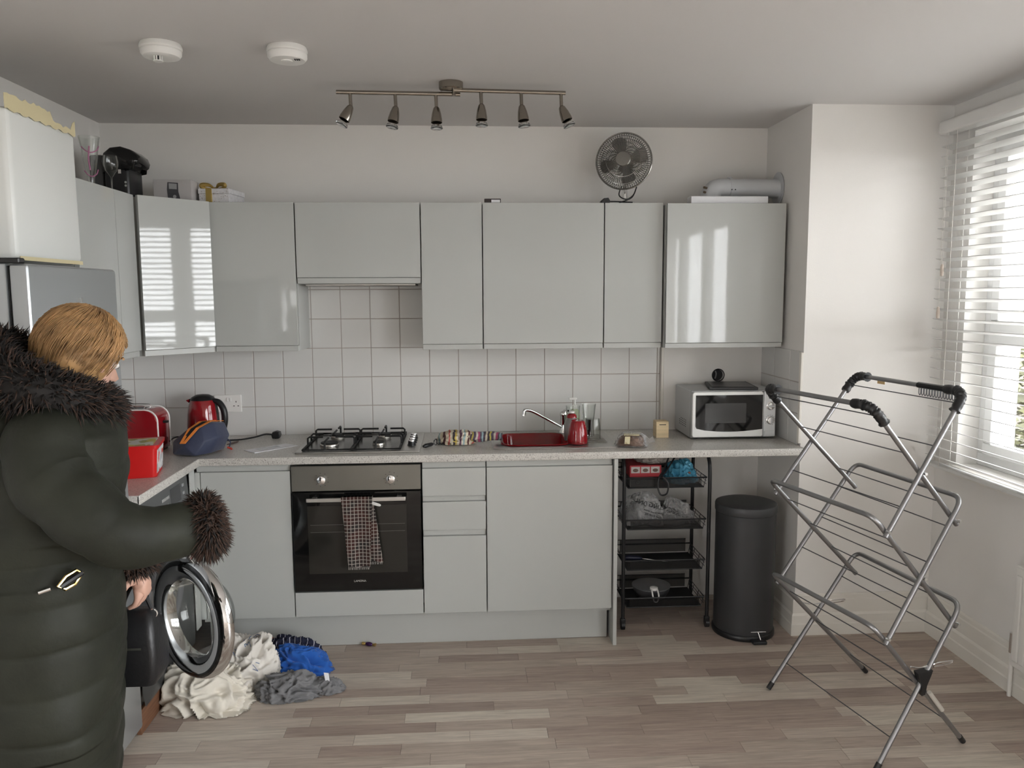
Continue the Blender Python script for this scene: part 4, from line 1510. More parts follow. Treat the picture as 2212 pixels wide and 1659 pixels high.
def band(s0, w, m, name, lift):
    """strip running down the near fold and over the top"""
    b = BM()
    top = near[4].lerp(near[3], s0), mid[4].lerp(mid[3], s0), far_[4].lerp(far_[3], s0)
    cen = [pin + Vector((s0 * .02 - .012, -.002, .012)), top[0] + Vector((0, -.004, -.002)), top[1] + Vector((0, 0, .003)), top[2] + Vector((0, 0, .003))]
    L0, R0 = [], []
    up = [Vector((0, -lift - .002, .002)), Vector((0, -lift, lift)), Vector((0, 0, lift)), Vector((0, 0, lift))]
    rr = []
    for c, u in zip(cen, up):
        q = c + u
        rr.append([q + Vector((-w, 0, 0)), q + Vector((w, 0, 0)), q + Vector((w, .001, -.0025)), q + Vector((-w, .001, -.0025))])
    loft(b, rr)
    part(name, b, m, t, smooth=False)


band(.20, .0065, ORANGE, 'orange_band', .004)
band(.80, .0065, ORANGE, 'orange_band', .004)
band(.50, .012, mat('zip_black', (.01, .01, .012), .6), 'zip', .0025)
b = BM(); tube(b, smooth_path([(-.335, -.385, ZW + .05), (-.321, -.39, ZW + .035), (-.325, -.395, ZW + .015), (-.328, -.40, ZW + .006)], 4), .003, 6); part('carry_loop', b, NAVY, t)
b = BM(); tube(b, smooth_path([(-.330, -.41, ZW + .014), (-.315, -.412, ZW + .009), (-.308, -.418, ZW + .006)], 4), .005, 6); part('zip_pull', b, mat('red_orange_cord', (.45, .05, .03), .6), t)

# ------------------------------------------------------------------ loose plug on its cable, pen, envelope
t = thing('power_plug', 'loose black three-pin plug and cable lying on the worktop by the hob', 'plug', (-.17, -.10, ZW))
b = BM(); prism(b, [(-.192, .965), (-.186, .983), (-.168, .988), (-.150, .983), (-.146, .965), (-.152, .951), (-.172, ZW + .0006), (-.188, .951)], -.125, -.085, 'y', .005); part('plug_body', b, BLACK, t, smooth=30)
b = BM()
for dx, dz in ((0, .012), (-.011, -.006), (.011, -.006)):
    box(b, -.169 + dx - .003, -.169 + dx + .003, -.083, -.064, .968 + dz - .002, .968 + dz + .002)
part('pins', b, CHROME, t, smooth=False)
b = BM(); tube(b, smooth_path([(-.190, -.108, .969), (-.225, -.115, .972), (-.27, -.135, .962), (-.33, -.155, .9545), (-.38, -.165, .9535), (-.405, -.17, .954)], 5), .0042, 8); part('cable', b, BLACK, t)
bm = BM(); tube(bm, [(-.366, -.292, ZW + .0055), (-.350, -.26, ZW + .0055), (-.336, -.225, ZW + .006), (-.333, -.213, ZW + .0065)], [.0025, .0052, .0052, .003], 8)
solo('pen_knife', bm, mat('dark_bronze', (.08, .055, .045), .4), 'short dark pen lying on the worktop behind the wash bag', 'pen')
bm = BM(); prism(bm, [(-.248, -.43), (-.180, -.50), (-.012, -.335), (-.085, -.275)], ZW + .0006, ZW + .003, 'z')
env = solo('envelope', bm, PAPER, 'white envelope lying on the worktop left of the hob', 'envelope', smooth=False)
bm = BM(); prism(bm, [(-.20, -.415), (-.172, -.442), (-.09, -.36), (-.115, -.335)], ZW + .0031, ZW + .0034, 'z'); part('address_window', bm, mat('envelope_window', (.60, .62, .64), .2), env, smooth=False)

# ------------------------------------------------------------------ corkscrew beside the hob
t = thing('corkscrew', 'black-handled corkscrew lying between the hob and the striped cloth', 'corkscrew', (.64, -.40, ZW))
b = BM(); tube(b, [(.604, -.455, ZW + .011), (.612, -.445, ZW + .0115), (.640, -.41, ZW + .012), (.648, -.40, ZW + .012)], [.006, .0105, .0095, .005], 10); part('handle', b, BLACK, t)
b = BM()
pts = []
for i in range(50):
    s = i / 49
    c = Vector((.650 + s * .045, -.395 + s * .035, ZW + .016))
    a = s * 2 * PI * 3.2
    pts.append(c + Vector((.004 * math.cos(a), -.004 * math.cos(a), .012 * math.sin(a))))
tube(b, pts, .0019, 6); part('worm', b, mat('dark_steel', (.10, .10, .10), .35, .9), t)
b = BM(); tube(b, smooth_path([(.652, -.392, ZW + .014), (.660, -.40, ZW + .036), (.667, -.392, ZW + .030), (.665, -.388, ZW + .012)], 4), .0018, 6); part('lever', b, MATS['dark_steel'], t)


# ------------------------------------------------------------------ crumpled cloth helper
def heap(name, c, rx, ry, h, seed, m, label, cat='clothes', rot=0.0, group=None, fold=3.0, amp=.34, nu=120, nv=48, drape=.35, kind=None, obj_out=True):
    """soft heap: a flattened dome with sharp wandering folds that settles on the surface at c.z"""
    b = BM()
    c = Vector(c)
    rings = []
    sd = Vector((seed * 3.1, seed * 1.7, seed * .9))
    for j in range(nv + 1):
        th = (PI * .62) * j / nv
        rg = []
        for i in range(nu):
            a = 2 * PI * i / nu
            p = Vector((math.sin(th) * math.cos(a), math.sin(th) * math.sin(a), math.cos(th)))
            w = Vector((noise.noise(p * 1.3 + sd), noise.noise(p * 1.3 + sd + Vector((9, 2, 5))), noise.noise(p * 1.3 + sd + Vector((4, 7, 1)))))
            q = p * fold + w * 2.2 + sd
            r1 = 1 - (abs(noise.noise(q)) * 2.3) ** 1.15
            r2 = 1 - (abs(noise.noise(q * 2.2 + Vector((5, 5, 5)))) * 2.3) ** 1.15
            r3 = 1 - (abs(noise.noise(q * 4.6 + Vector((1, 8, 3)))) * 2.3) ** 1.15
            k = 1 + amp * (r1 * .76 + r2 * .20 + r3 * .04) * min(1, .35 + math.sin(th)) + .30 * noise.noise(p * 1.1 + sd * 2)
            x, y, z = p.x * rx * k, p.y * ry * k, p.z * h * k
            if z < .004:
                spread = 1 + drape * .12 * (1 - math.cos(th))
                x, y, z = x * spread, y * spread, .003 + .004 * abs(noise.noise(q))
            xr = x * math.cos(rot) - y * math.sin(rot)
            yr = x * math.sin(rot) + y * math.cos(rot)
            rg.append(c + Vector((xr, yr, z)))
        rings.append(rg)
    loft(b, rings)
    if not obj_out:
        return b
    return solo(name, b, m, label, cat, group, smooth=True)


# striped cloth bundle on the worktop, one end over the sink rim
SCOL = [(0, (.62, .55, .42)), (.10, (.10, .04, .04)), (.18, (.60, .52, .40)), (.30, (.50, .12, .10)), (.36, (.55, .50, .38)), (.48, (.06, .05, .06)), (.56, (.55, .42, .12)), (.64, (.62, .56, .46)), (.76, (.18, .10, .14)), (.86, (.60, .55, .46)), (.93, (.30, .40, .42))]
STRIPE = stripe_mat('striped_cloth', SCOL, 0, 8.0)
t = thing('striped_cloth', 'crumpled multicoloured striped cloth beside and over the sink edge', 'cloth', (.83, -.34, ZW))
part('cloth_bundle', heap('x', (.765, -.325, ZW + .0005), .076, .062, .060, 3, None, '', obj_out=False, fold=1.8, amp=.34), STRIPE, t, smooth=True)
b = BM()
pth = smooth_path([(.79, -.33, ZW + .031), (.85, -.345, ZW + .034), (.885, -.35, ZW + .034), (.935, -.36, ZW + .040), (.965, -.365, ZW + .038), (.985, -.37, ZW + .038)], 8)
rgs = []
for i, p in enumerate(pth):
    s = i / (len(pth) - 1)
    w = .024 + .010 * math.sin(s * 8)
    rgs.append([p + Vector((.004 * math.sin(3 * a + s * 9), w * math.cos(a) * (1 + .2 * math.sin(5 * a + s * 12)), (.022 - .004 * s) * math.sin(a) * (1 + .25 * math.sin(4 * a + 6 * s)))) for a in [2 * PI * k / 24 for k in range(24)]])
loft(b, rgs)
part('twisted_end', b, stripe_mat('striped_cloth_twist', SCOL[::-1] if False else [(0, (.10, .08, .10)), (.12, (.55, .48, .38)), (.24, (.08, .06, .07)), (.36, (.50, .42, .10)), (.46, (.10, .08, .12)), (.6, (.55, .50, .44)), (.72, (.40, .08, .16)), (.84, (.12, .10, .12)), (.92, (.30, .42, .46))], 0, 11.0), t, smooth=True)
b = BM(); box(b, .745, .760, -.392, -.390, ZW + .012, ZW + .022); part('cloth_tag', b, mat('tag_yellow', (.60, .48, .10), .7), t, smooth=False)

# ------------------------------------------------------------------ things around the sink
ZD = ZW + .0098
t = thing('tumbler', 'red tapered tumbler standing upside down at the sink edge', 'cup', (1.353, -.425, ZD))
b = BM(); lathe(b, [(.048, .0), (.0495, .004), (.049, .02), (.044, .07), (.036, .105), (.031, .112), (0, .113)], (1.353, -.425, ZD), 36); part('cup_body', b, RED, t)
b = BM(); lathe(b, [(.0497, -.0002), (.0505, .004), (.0497, .012)], (1.353, -.425, ZD), 36, cap=False); part('clear_foot', b, THIN, t)
t = thing('bottle_flask', 'grey drinking flask with a red cap behind the red tumbler', 'flask', (1.335, -.345, ZD))
b = BM(); lathe(b, [(.036, 0), (.038, .004), (.038, .075), (.032, .10), (.024, .112)], (1.335, -.345, ZD), 32); part('flask_body', b, mat('flask_grey', (.30, .29, .28), .35, .5), t)
b = BM(); lathe(b, [(.0255, .113), (.024, .125), (.017, .133), (0, .135)], (1.335, -.345, ZD), 28); part('cap', b, RED, t)
b = BM(); lathe(b, [(.012, 0), (.0155, .003), (.0155, .009), (.011, .012)], (1.335, -.345, ZD + .1352), 20); part('sipper', b, WHITEP, t)
t = thing('soap_dispenser', 'pale green pump soap bottle behind the glasses', 'soap bottle', (1.382, -.118, ZD))
b = BM(); lathe(b, [(.026, 0), (.029, .005), (.029, .095), (.022, .115), (.012, .124)], (1.382, -.118, ZD), 28); part('bottle', b, mat('soap_green', (.56, .62, .42), .25), t)
b = BM(); box(b, 1.362, 1.402, -.1478, -.1472, ZD + .03, ZD + .08); part('bottle_label', b, mat('soap_label', (.30, .45, .12), .5), t, smooth=False)
b = BM(); lathe(b, [(.013, .1245), (.013, .143), (.006, .146), (.006, .172)], (1.382, -.118, ZD), 20); box(b, 1.352, 1.394, -.126, -.110, ZD + .172, ZD + .183, .003); part('pump', b, WHITEP, t, smooth=30)


def goblet(name, c, prof, label, group='glasses on the drainer'):
    b = BM()
    lathe(b, prof, c, 36, cap=False)
    return solo(name, b, THIN, label, 'glass', group)


def wall(outer, th=.0022):
    return outer + [(max(r - th, .0005), h) for r, h in reversed(outer)]


goblet('drinking_glass', (1.355, -.245, ZD), wall([(.028, 0), (.033, .003), (.035, .12), (.037, .158)]), 'clear straight glass behind the red tumbler')
goblet('drinking_glass', (1.437, -.235, ZD), wall([(.026, 0), (.030, .004), (.027, .07), (.032, .11), (.038, .165)]), 'clear waisted glass with a flared rim at the back of the drainer')
goblet('drinking_glass', (1.442, -.335, ZD + .0015), wall([(.040, 0), (.041, .002), (.039, .06), (.035, .098), (.034, .103)]) , 'short clear glass upside down at the front of the drainer')
b = BM()
rg = random.Random(5)
for i in range(26):
    c = Vector((1.405 + rg.uniform(-.01, .01), -.285 + rg.uniform(-.012, .012), ZD + rg.uniform(.012, .075)))
    d = Vector((rg.uniform(-1, 1), rg.uniform(-1, 1), rg.uniform(-.3, 1))).normalized()
    u, v = frame_dirs(d)
    s = rg.uniform(.008, .014)
    b.faces.new([b.verts.new(c + u * s), b.verts.new(c + v * s * .4 + d * .002), b.verts.new(c - u * s), b.verts.new(c - v * s * .4 + d * .002)])
tube(b, [(1.405, -.285, ZD + .0002), (1.404, -.284, ZD + .05), (1.407, -.286, ZD + .075)], .0018, 5)
solo('herb_sprig', b, mat('herb_green', (.14, .27, .04), .5), 'small green herb sprig between the glasses on the drainer', 'herb', smooth=False)

# ------------------------------------------------------------------ bagels in a bag, wooden box
t = thing('bread_packet', 'clear packet of brown rolls with a cream label by the sink drainer', 'bread packet', (1.61, -.47, ZW))
part('rolls', heap('x', (1.612, -.468, ZW + .002), .062, .048, .050, 8, None, '', obj_out=False, fold=1.6, amp=.15, nu=72, nv=30), mat('bread_brown', (.13, .065, .035), .6, var=.3, vscale=30), t, smooth=True)
part('wrapper', heap('x', (1.612, -.468, ZW + .001), .070, .055, .058, 8, None, '', obj_out=False, fold=3.5, amp=.2, nu=84, nv=30), FILM2, t, smooth=True)
b = BM(); tube(b, smooth_path([(1.66, -.475, ZW + .03), (1.69, -.485, ZW + .026), (1.715, -.49, ZW + .034)], 5), [.03, .028, .026, .022, .018, .014, .011, .010, .012, .014, .016], 12); part('twisted_neck', b, FILM2, t)
b = BM(); prism(b, [(1.567, -.500), (1.640, -.508), (1.652, -.455), (1.578, -.440)], ZW + .056, ZW + .0585, 'z'); prism(b, [(1.565, ZW + .02), (1.590, ZW + .018), (1.592, ZW + .055), (1.567, ZW + .055)], -.524, -.522, 'y'); part('packet_label', b, print_mat('bread_label', [(.62, .55, .33), (.66, .60, .40), (.50, .42, .22), (.64, .58, .38)], 40), t, smooth=False)
t = thing('wooden_box', 'small pale wooden slotted box between the sink and the microwave', 'box', (1.812, -.24, ZW))
b = BM()
for x0, x1, y0, y1 in ((1.780, 1.844, -.275, -.269), (1.780, 1.844, -.211, -.205), (1.780, 1.786, -.269, -.211), (1.838, 1.844, -.269, -.211)):
    box(b, x0, x1, y0, y1, ZW + .0006, ZW + .079, .0008, 1)
box(b, 1.786, 1.838, -.269, -.211, ZW + .0006, ZW + .006)
part('box_body', b, WOODL, t, smooth=False)
b = BM(); box(b, 1.7805, 1.8435, -.2745, -.2055, ZW + .0795, ZW + .084, .001, 1); ld = part('lid', b, WOODL, t, smooth=False)
b = BM(); box(b, 1.795, 1.830, -.2754, -.2748, ZW + .066, ZW + .070); part('slot', b, SHADOWGAP, t, smooth=False)  # dark strip painted as the shade of the slot

# ------------------------------------------------------------------ on top of the wall units
ZT = ZUT - .0035
t = thing('glass_vase', 'tall flared clear glass vase with pink ribbon decoration on the left wall cabinet', 'vase', (-.725, -.765, ZT))
b = BM(); lathe(b, wall([(.030, 0), (.033, .004), (.012, .02), (.012, .04), (.019, .07), (.026, .11), (.033, .165), (.041, .212)], .0025), (-.725, -.765, ZT), 36, cap=False); part('vase_body', b, THIN, t)
PINK = mat('pink_ribbon', (.42, .15, .27), .5)
for zz, sx in ((.165, 1), (.07, -1)):
    b = BM()
    pts = smooth_path([(-.725 + .034 * math.cos(a) * (.8 if sx < 0 else 1), -.765 + .034 * math.sin(a) * (.8 if sx < 0 else 1), ZT + zz + .02 * math.sin(a * 1.5)) for a in (-2.2, -1.6, -1.0, -.3, .4)], 5)
    tube(b, pts, .0022, 6); part('ribbon', b, PINK, t)
b = BM(); tube(b, smooth_path([(-.712, -.797, ZT + .17), (-.718, -.795, ZT + .12), (-.716, -.790, ZT + .075)], 4), .003, 6); part('ribbon', b, PINK, t)
goblet('wine_glass', (-.686, -.665, ZT), wall([(.028, 0), (.028, .0015), (.006, .004), (.0032, .012), (.0032, .062), (.010, .072), (.024, .092), (.030, .115), (.030, .130), (.026, .154)], .0012), 'clear tulip wine glass in front of the black coffee machine', None)

t = thing('coffee_machine', 'black pod coffee machine with rounded head on the corner wall cabinet', 'coffee machine', (-.75, -.40, ZT))
b = BM(); box(b, -.80, -.690, -.475, -.31, ZT + .0006, ZT + .150, .018, 3); part('machine_body', b, BLACK, t, smooth=30)
b = BM()
prism(b, [(-.805, ZT + .110), (-.700, ZT + .115), (-.680, ZT + .140), (-.652, ZT + .150), (-.646, ZT + .168), (-.655, ZT + .192), (-.682, ZT + .215), (-.725, ZT + .229), (-.77, ZT + .224), (-.80, ZT + .200), (-.812, ZT + .16)], -.478, -.318, 'y', .016); hd = part('brew_head', b, BLACKG, t, smooth=50)
b = BM(); box(b, -.872, -.806, -.455, -.335, ZT + .006, ZT + .195, .014, 3); part('water_tank', b, mat('smoke_tank', (.06, .06, .06), .08), t, smooth=30)
b = BM(); box(b, -.87, -.655, -.49, -.31, ZT + .0004, ZT + .010, .003, 1); part('base_plate', b, BLACK, t, smooth=30)
b = BM(); box(b, -.735, -.722, -.4765, -.4755, ZT + .108, ZT + .135, .0004, 1); part('button', b, CHROME, t, smooth=False)
for zz in (.055, .070):
    b = BM(); lathe(b, [(.005, 0), (.005, .001), (0, .0012)], (-.705, -.475, ZT + zz), 14, (0, -1, 0)); part('indicator', b, mat('indicator_grey', (.35, .36, .33), .3), t)
b = BM(); cyl(b, (-.70, -.395, ZT + .151), (-.70, -.395, ZT + .125), .012, n=14); part('spout', b, BLACK, t)
b = BM(); tube(b, smooth_path([(-.838, -.46, ZT + .17), (-.842, -.475, ZT + .10), (-.835, -.485, ZT + .03), (-.84, -.495, ZT + .004)], 5), .003, 6); part('power_cord', b, BLACK, t)

t = thing('appliance_box', 'flat pale grey product box showing a small dark appliance picture', 'box', (-.555, -.30, ZT))
b = BM(); box(b, -.645, -.470, -.315, -.205, ZT + .0006, ZT + .105, .001, 1); part('carton', b, mat('carton_grey', (.44, .42, .41), .7), t, smooth=False)
b = BM(); prism(b, [(-.578, ZT + .004), (-.520, ZT + .004), (-.530, ZT + .048), (-.530, ZT + .090), (-.578, ZT + .093), (-.582, ZT + .06)], -.3158, -.3151, 'y'); pc = part('printed_picture', b, mat('print_charcoal', (.06, .06, .065), .5), t, smooth=False)
b = BM(); prism(b, [(-.572, ZT + .062), (-.537, ZT + .060), (-.536, ZT + .085), (-.573, ZT + .088)], -.3162, -.3158, 'y'); part('printed_highlight', b, mat('print_midgrey', (.30, .30, .30), .5), pc, smooth=False)
b = BM(); lathe(b, [(.008, 0), (.008, .0004)], (-.548, -.3158, ZT + .026), 16, (0, -1, 0)); part('printed_highlight', b, MATS['print_midgrey'], pc)

t = thing('gift_box', 'small white speckled gift box tied with a gold ribbon bow', 'gift box', (-.36, -.2, ZT), R(-8))
GWHITE = mat('gift_paper_white', (.62, .61, .62), .5, var=.12, vscale=60)
GRIB = mat('gold_ribbon', (.50, .36, .12), .28, .7)
b = BM(); box(b, -.083, .065, -.075, .10, .0006, .045, .001, 1); part('box_base', b, GWHITE, t, smooth=False, local=True)
b = BM(); box(b, -.086, .068, -.078, .103, .0455, .070, .002, 1); part('lid', b, GWHITE, t, smooth=False, local=True)
b = BM(); box(b, -.048, -.018, -.0795, .1045, .0005, .0712, .0005, 1); part('ribbon_band', b, GRIB, t, smooth=False, local=True)
for s in (-1, 1):
    b = BM(); pts = smooth_path([(-.033, 0, .073), (-.033 + s * .025, -.02, .094), (-.033 + s * .058, -.03, .092), (-.033 + s * .045, -.02, .077), (-.033, 0, .076)], 6)
    tube(b, pts, [.003 + .008 * math.sin(PI * i / (len(pts) - 1)) for i in range(len(pts))], 8); part('bow_loop', b, GRIB, t, local=True)
b = BM(); ellipsoid(b, (-.033, 0, .079), .010, .010, .008, 12, 8); part('bow_knot', b, GRIB, t, local=True)
dots = BM()
rg = random.Random(11)
for i in range(34):
    x, z = rg.uniform(-.08, .06), rg.uniform(.005, .068)
    if -.052 < x < -.014:
        continue
    box(dots, x - .0012, x + .0012, -.0788, -.0781, z - .0012, z + .0012)
part('printed_speckles', dots, mat('speckle_brown', (.20, .12, .06), .6), t, smooth=False, local=True)

t = thing('small_dark_box', 'small dark box with a white label above the middle wall cabinets', 'box', (.95, -.26, ZT))
b = BM(); box(b, .912, .992, -.283, -.240, ZT + .0006, ZT + .024, .001, 1); part('box_body', b, mat('box_dark_brown', (.035, .024, .022), .4), t, smooth=False)
b = BM(); box(b, .946, .988, -.2838, -.2831, ZT + .006, ZT + .019); part('box_label', b, PAPER, t, smooth=False)
text('lettering', 'cloves', .010, mat('print_grey_dark', (.25, .24, .24), .5), t, face_matrix((.967, -.284, ZT + .0125), (1, 0, 0), (0, 0, 1))) if False else None

# ------------------------------------------------------------------ desk fan
t = thing('desk_fan', 'chrome desk fan with wire cage and four blades on the wall cabinets', 'fan', (1.62, -.19, ZT))
FC = Vector((1.610, -.215, 2.3385))
fd = Vector((-.28, -.95, .05)).normalized()
u = Vector((fd.y, -fd.x, 0)).normalized() * -1
v = u.cross(fd) * -1
if v.z < 0:
    v = -v
FANM = mat('fan_chrome_grey', (.30, .29, .27), .25, .9)


def fp(r, a, d):
    return FC + u * (r * math.cos(a)) + v * (r * math.sin(a)) + fd * d


for nm, sg in (('front_grille', 1), ('rear_grille', -1)):
    b = BM()
    for i in range(72):
        a = 2 * PI * i / 72
        tube(b, [fp(.034, a, sg * .052), fp(.085, a, sg * .046), fp(.120, a, sg * .030), fp(.136, a, sg * .006)], .0013, 4)
    for r, d in ((.034, .052), (.085, .047), (.118, .032)):
        tube(b, [fp(r, 2 * PI * i / 40, sg * d) for i in range(40)], .0014, 5, loop=True)
    part(nm, b, FANM, t, smooth=60)
b = BM(); tube(b, [fp(.1375, 2 * PI * i / 56, 0) for i in range(56)], .0045, 8, loop=True); part('grille_rim', b, FANM, t)
b = BM(); loft(b, [[fp(r, 2 * PI * i / 36, d) for i in range(36)] for r, d in ((.037, .050), (.0375, .056), (.034, .060), (.001, .061))]); part('badge_cap', b, FANM, t)
for k in range(4):
    b = BM()
    a0 = R(105 + 90 * k)
    rr = []
    for r, w, tw_ in ((.018, .30, .012), (.045, .36, .016), (.080, .40, .018), (.108, .34, .014), (.118, .16, .006)):
        rr.append([fp(r, a0 - w, -tw_ + .004), fp(r, a0 - w / 3, -tw_ / 3 + .005), fp(r, a0 + w / 3, tw_ / 3 + .005), fp(r, a0 + w, tw_ + .004), fp(r, a0 + w, tw_ + .0015), fp(r, a0, .0015), fp(r, a0 - w, -tw_ + .0015)])
    loft(b, rr); part('blade', b, mat('fan_blade_grey', (.17, .16, .15), .35, .5), t, smooth=50)
b = BM(); loft(b, [[fp(r, 2 * PI * i / 28, d) for i in range(28)] for r, d in ((.020, .03), (.022, -.02), (.036, -.055), (.042, -.07), (.040, -.11), (.024, -.13), (.001, -.132))]); part('motor_housing', b, FANM, t)
bs = FC - fd * .085
b = BM(); cyl(b, (bs.x, bs.y, bs.z - .03), (bs.x, bs.y, ZT + .018), .011, n=14); part('neck', b, CHROME, t)
b = BM(); lathe(b, [(.078, .0006), (.080, .004), (.074, .012), (.030, .020), (.012, .026)], (bs.x, bs.y, ZT), 32); part('base', b, FANM, t)
b = BM()
tube(b, smooth_path([(bs.x - .03, bs.y - .05, FC.z - .12), (bs.x - .045, bs.y - .075, ZT + .05), (bs.x - .01, bs.y - .085, ZT + .03), (bs.x + .03, bs.y - .06, ZT + .055), (bs.x + .05, bs.y - .04, FC.z - .12), (bs.x + .02, bs.y - .07, ZT + .04), (bs.x - .05, bs.y - .095, ZT + .008), (bs.x + .05, bs.y - .09, ZT + .006), (bs.x + .075, bs.y - .07, ZT + .006)], 6), .0032, 6)
tube(b, smooth_path([(bs.x + .02, bs.y - .09, ZT + .014), (bs.x - .04, bs.y - .1, ZT + .016), (1.53, -.262, ZT + .014)], 5), .0032, 6)
part('power_cord', b, BLACK, t)
b = BM(); prism(b, [(1.482, ZT + .0006), (1.528, ZT + .0006), (1.530, ZT + .016), (1.522, ZT + .030), (1.500, ZT + .028), (1.486, ZT + .016)], -.285, -.243, 'y', .004); part('plug', b, BLACK, t, smooth=30)

# ------------------------------------------------------------------ flue duct and white panel above the right cabinet
t = thing('flue_duct', 'white flue duct elbow going into the right-hand wall', 'duct', (2.25, -.17, 2.125))
DUCT = mat('duct_white', (.52, .53, .54), .4)
DY, DZ, DR = -.17, 2.213, .047
b = BM(); cyl(b, (2.165, DY, DZ), (XR - .004, DY, DZ), DR, n=32); part('duct_pipe', b, DUCT, t)
b = BM()
pts = smooth_path([(2.166, DY, DZ), (2.12, DY, DZ + .0), (2.085, DY - .005, DZ - .008), (2.062, DY - .01, DZ - .04), (2.056, DY - .012, 2.130)], 6)
tube(b, pts, .0485, 28); part('duct_elbow', b, DUCT, t)
b = BM(); lathe(b, [(.0515, 0), (.0515, .01)], (2.158, DY, DZ), 32, 'x'); part('joint_collar', b, DUCT, t)
b = BM(); lathe(b, [(.082, 0), (.080, .004), (.05, .006)], (XR - .007, DY, DZ), 36, 'x'); part('wall_flange', b, DUCT, t)
b = BM(); box(b, 2.150, 2.178, DY - .004, DY + .004, DZ + .05, DZ + .056, .002, 1); br = part('pipe_clip', b, DUCT, t, smooth=False)
for dx in (-.006, .012):
    b = BM(); cyl(b, (2.166 + dx, DY - .049, DZ - .012), (2.166 + dx, DY - .0525, DZ - .012), .003, n=8); part('screw', b, BLACKM, t)
for zz in (.012, .035):
    b = BM(); cyl(b, (2.035, DY - .035, 2.175 + zz), (2.018, DY - .045, 2.177 + zz), .006, n=8); part('brass_fitting', b, mat('tarnished_brass', (.22, .17, .12), .4, .8), t)
bm = BM(); box(bm, 1.925, 2.312, -.315, -.245, 2.1165, 2.157, .002, 1)
solo('white_cover_panel', bm, mat('cover_white', (.66, .66, .67), .4), 'low white panel box on the cabinet in front of the duct', 'panel box', smooth=30)
# ------------------------------------------------------------------ black storage trolley
t = thing('storage_trolley', 'black four-tier wire trolley on castors under the worktop', 'trolley', (1.80, -.28, 0))
CX0, CX1, CY0, CY1 = 1.586, 2.016, -.425, -.135
for x in (CX0, CX1):
    b = BM()
    tube(b, smooth_path([(x, CY0, .055), (x, CY0, .30), (x, CY0, .60), (x, CY0, .80), (x, CY0 + .025, .865), (x, CY0 + .07, .888), (x, CY1 - .07, .888), (x, CY1 - .025, .865), (x, CY1, .80), (x, CY1, .60), (x, CY1, .30), (x, CY1, .055)], 5), .0092, 10)
    part('side_frame', b, BLACK, t)
    for y in (CY0, CY1):
        b = BM(); cyl(b, (x - .009, y, .024), (x + .009, y, .024), .0235, n=20); cs = part('castor', b, BLACK, t)
        b = BM(); box(b, x - .013, x + .013, y - .012, y + .012, .030, .058, .004); part('castor_fork', b, BLACK, cs, smooth=30)
SHZ = (.105, .300, .510, .722)
for zb in SHZ:
    zt_ = zb + .050
    b = BM()
    x0, x1, y0, y1 = CX0 + .012, CX1 - .012, CY0 + .012, CY1 - .012
    tube(b, [(x0, y0, zt_), (x1, y0, zt_), (x1, y1, zt_), (x0, y1, zt_)], .0042, 6, loop=True)
    tube(b, [(x0 + .012, y0 + .008, zb), (x1 - .012, y0 + .008, zb), (x1 - .012, y1 - .008, zb), (x0 + .012, y1 - .008, zb)], .0030, 6, loop=True)
    for z_ in (zb + .017, zb + .034):
        for xx in (x0 + .003, x1 - .003):
            tube(b, [(xx, y0, z_), (xx, y1, z_)], .0016, 5)
    for xx in (x0, x1):
        for k in range(4):
            yy = y0 + .01 + k * (y1 - y0 - .02) / 3
            tube(b, [(xx, yy, zt_), (xx + (.012 if xx == x0 else -.012), yy, zb)], .0016, 5)
    sh = part('shelf_basket', b, BLACK, t)
    b = BM(); box(b, x0 + .012, x1 - .012, y0 + .008, y1 - .008, zb - .001, zb + .001); part('shelf_mesh', b, mat('black_mesh_panel', (.016, .016, .017), .5), sh, smooth=False)
    MESH = pane_mat('wire_mesh_shade', (.50, .50, .50), .02, .4) if 'wire_mesh_shade' not in MATS else MATS['wire_mesh_shade']
    b = BM(); box(b, x0 + .025, x1 - .025, y1 - .004, y1 - .003, zb + .006, zb + .075); tube(b, [(x0 + .015, y1 - .003, zb + .076), (x1 - .025, y1 - .003, zb + .076)], .003, 5); part('back_guard', b, MESH, sh, smooth=False)
    b = BM(); box(b, x0 + .025, x1 - .025, y0 + .002, y0 + .003, zb + .004, zt_ - .006); part('front_guard', b, MESH, sh, smooth=False)

# on the trolley
Z1 = SHZ[3] + .0015
t = thing('red_carton', 'red and white printed carton on the top trolley shelf', 'box', (1.70, -.27, Z1))
b = BM(); box(b, 1.625, 1.785, -.37, -.20, Z1 + .046, Z1 + .105, .001, 1); part('carton', b, mat('carton_red', (.42, .03, .04), .5), t, smooth=False)
for k in range(3):
    b = BM(); box(b, 1.632 + k * .050, 1.676 + k * .050, -.3709, -.3701, Z1 + .066, Z1 + .098); pp = part('printed_panel', b, mat('carton_white', (.52, .50, .48), .6), t, smooth=False)
    b = BM(); ellipsoid(b, (1.654 + k * .050, -.3712, Z1 + .080), .014, .0006, .009, 14, 8); part('printed_picture', b, mat('print_brown', (.16, .09, .07), .6), pp)
t = thing('grey_carton', 'small grey carton with a round emblem below the red carton', 'box', (1.68, -.30, Z1))
b = BM(); box(b, 1.622, 1.745, -.39, -.22, Z1 + .0005, Z1 + .045, .001, 1); part('carton', b, mat('carton_dark', (.13, .13, .13), .6), t, smooth=False)
b = BM(); lathe(b, [(.013, 0), (.013, .0006), (.0, .0008)], (1.662, -.39, Z1 + .024), 20, (0, -1, 0)); em = part('emblem', b, mat('emblem_black', (.02, .02, .02), .5), t)
b = BM(); tube(b, [(1.662 + .007 * math.cos(2 * PI * i / 16), -.3912, Z1 + .024 + .007 * math.sin(2 * PI * i / 16)) for i in range(16)], .0012, 4, loop=True); part('emblem_ring', b, WHITEP, em)
t = thing('wipes_packet', 'crinkled light blue packet on the right of the top trolley shelf', 'packet', (1.89, -.28, Z1))
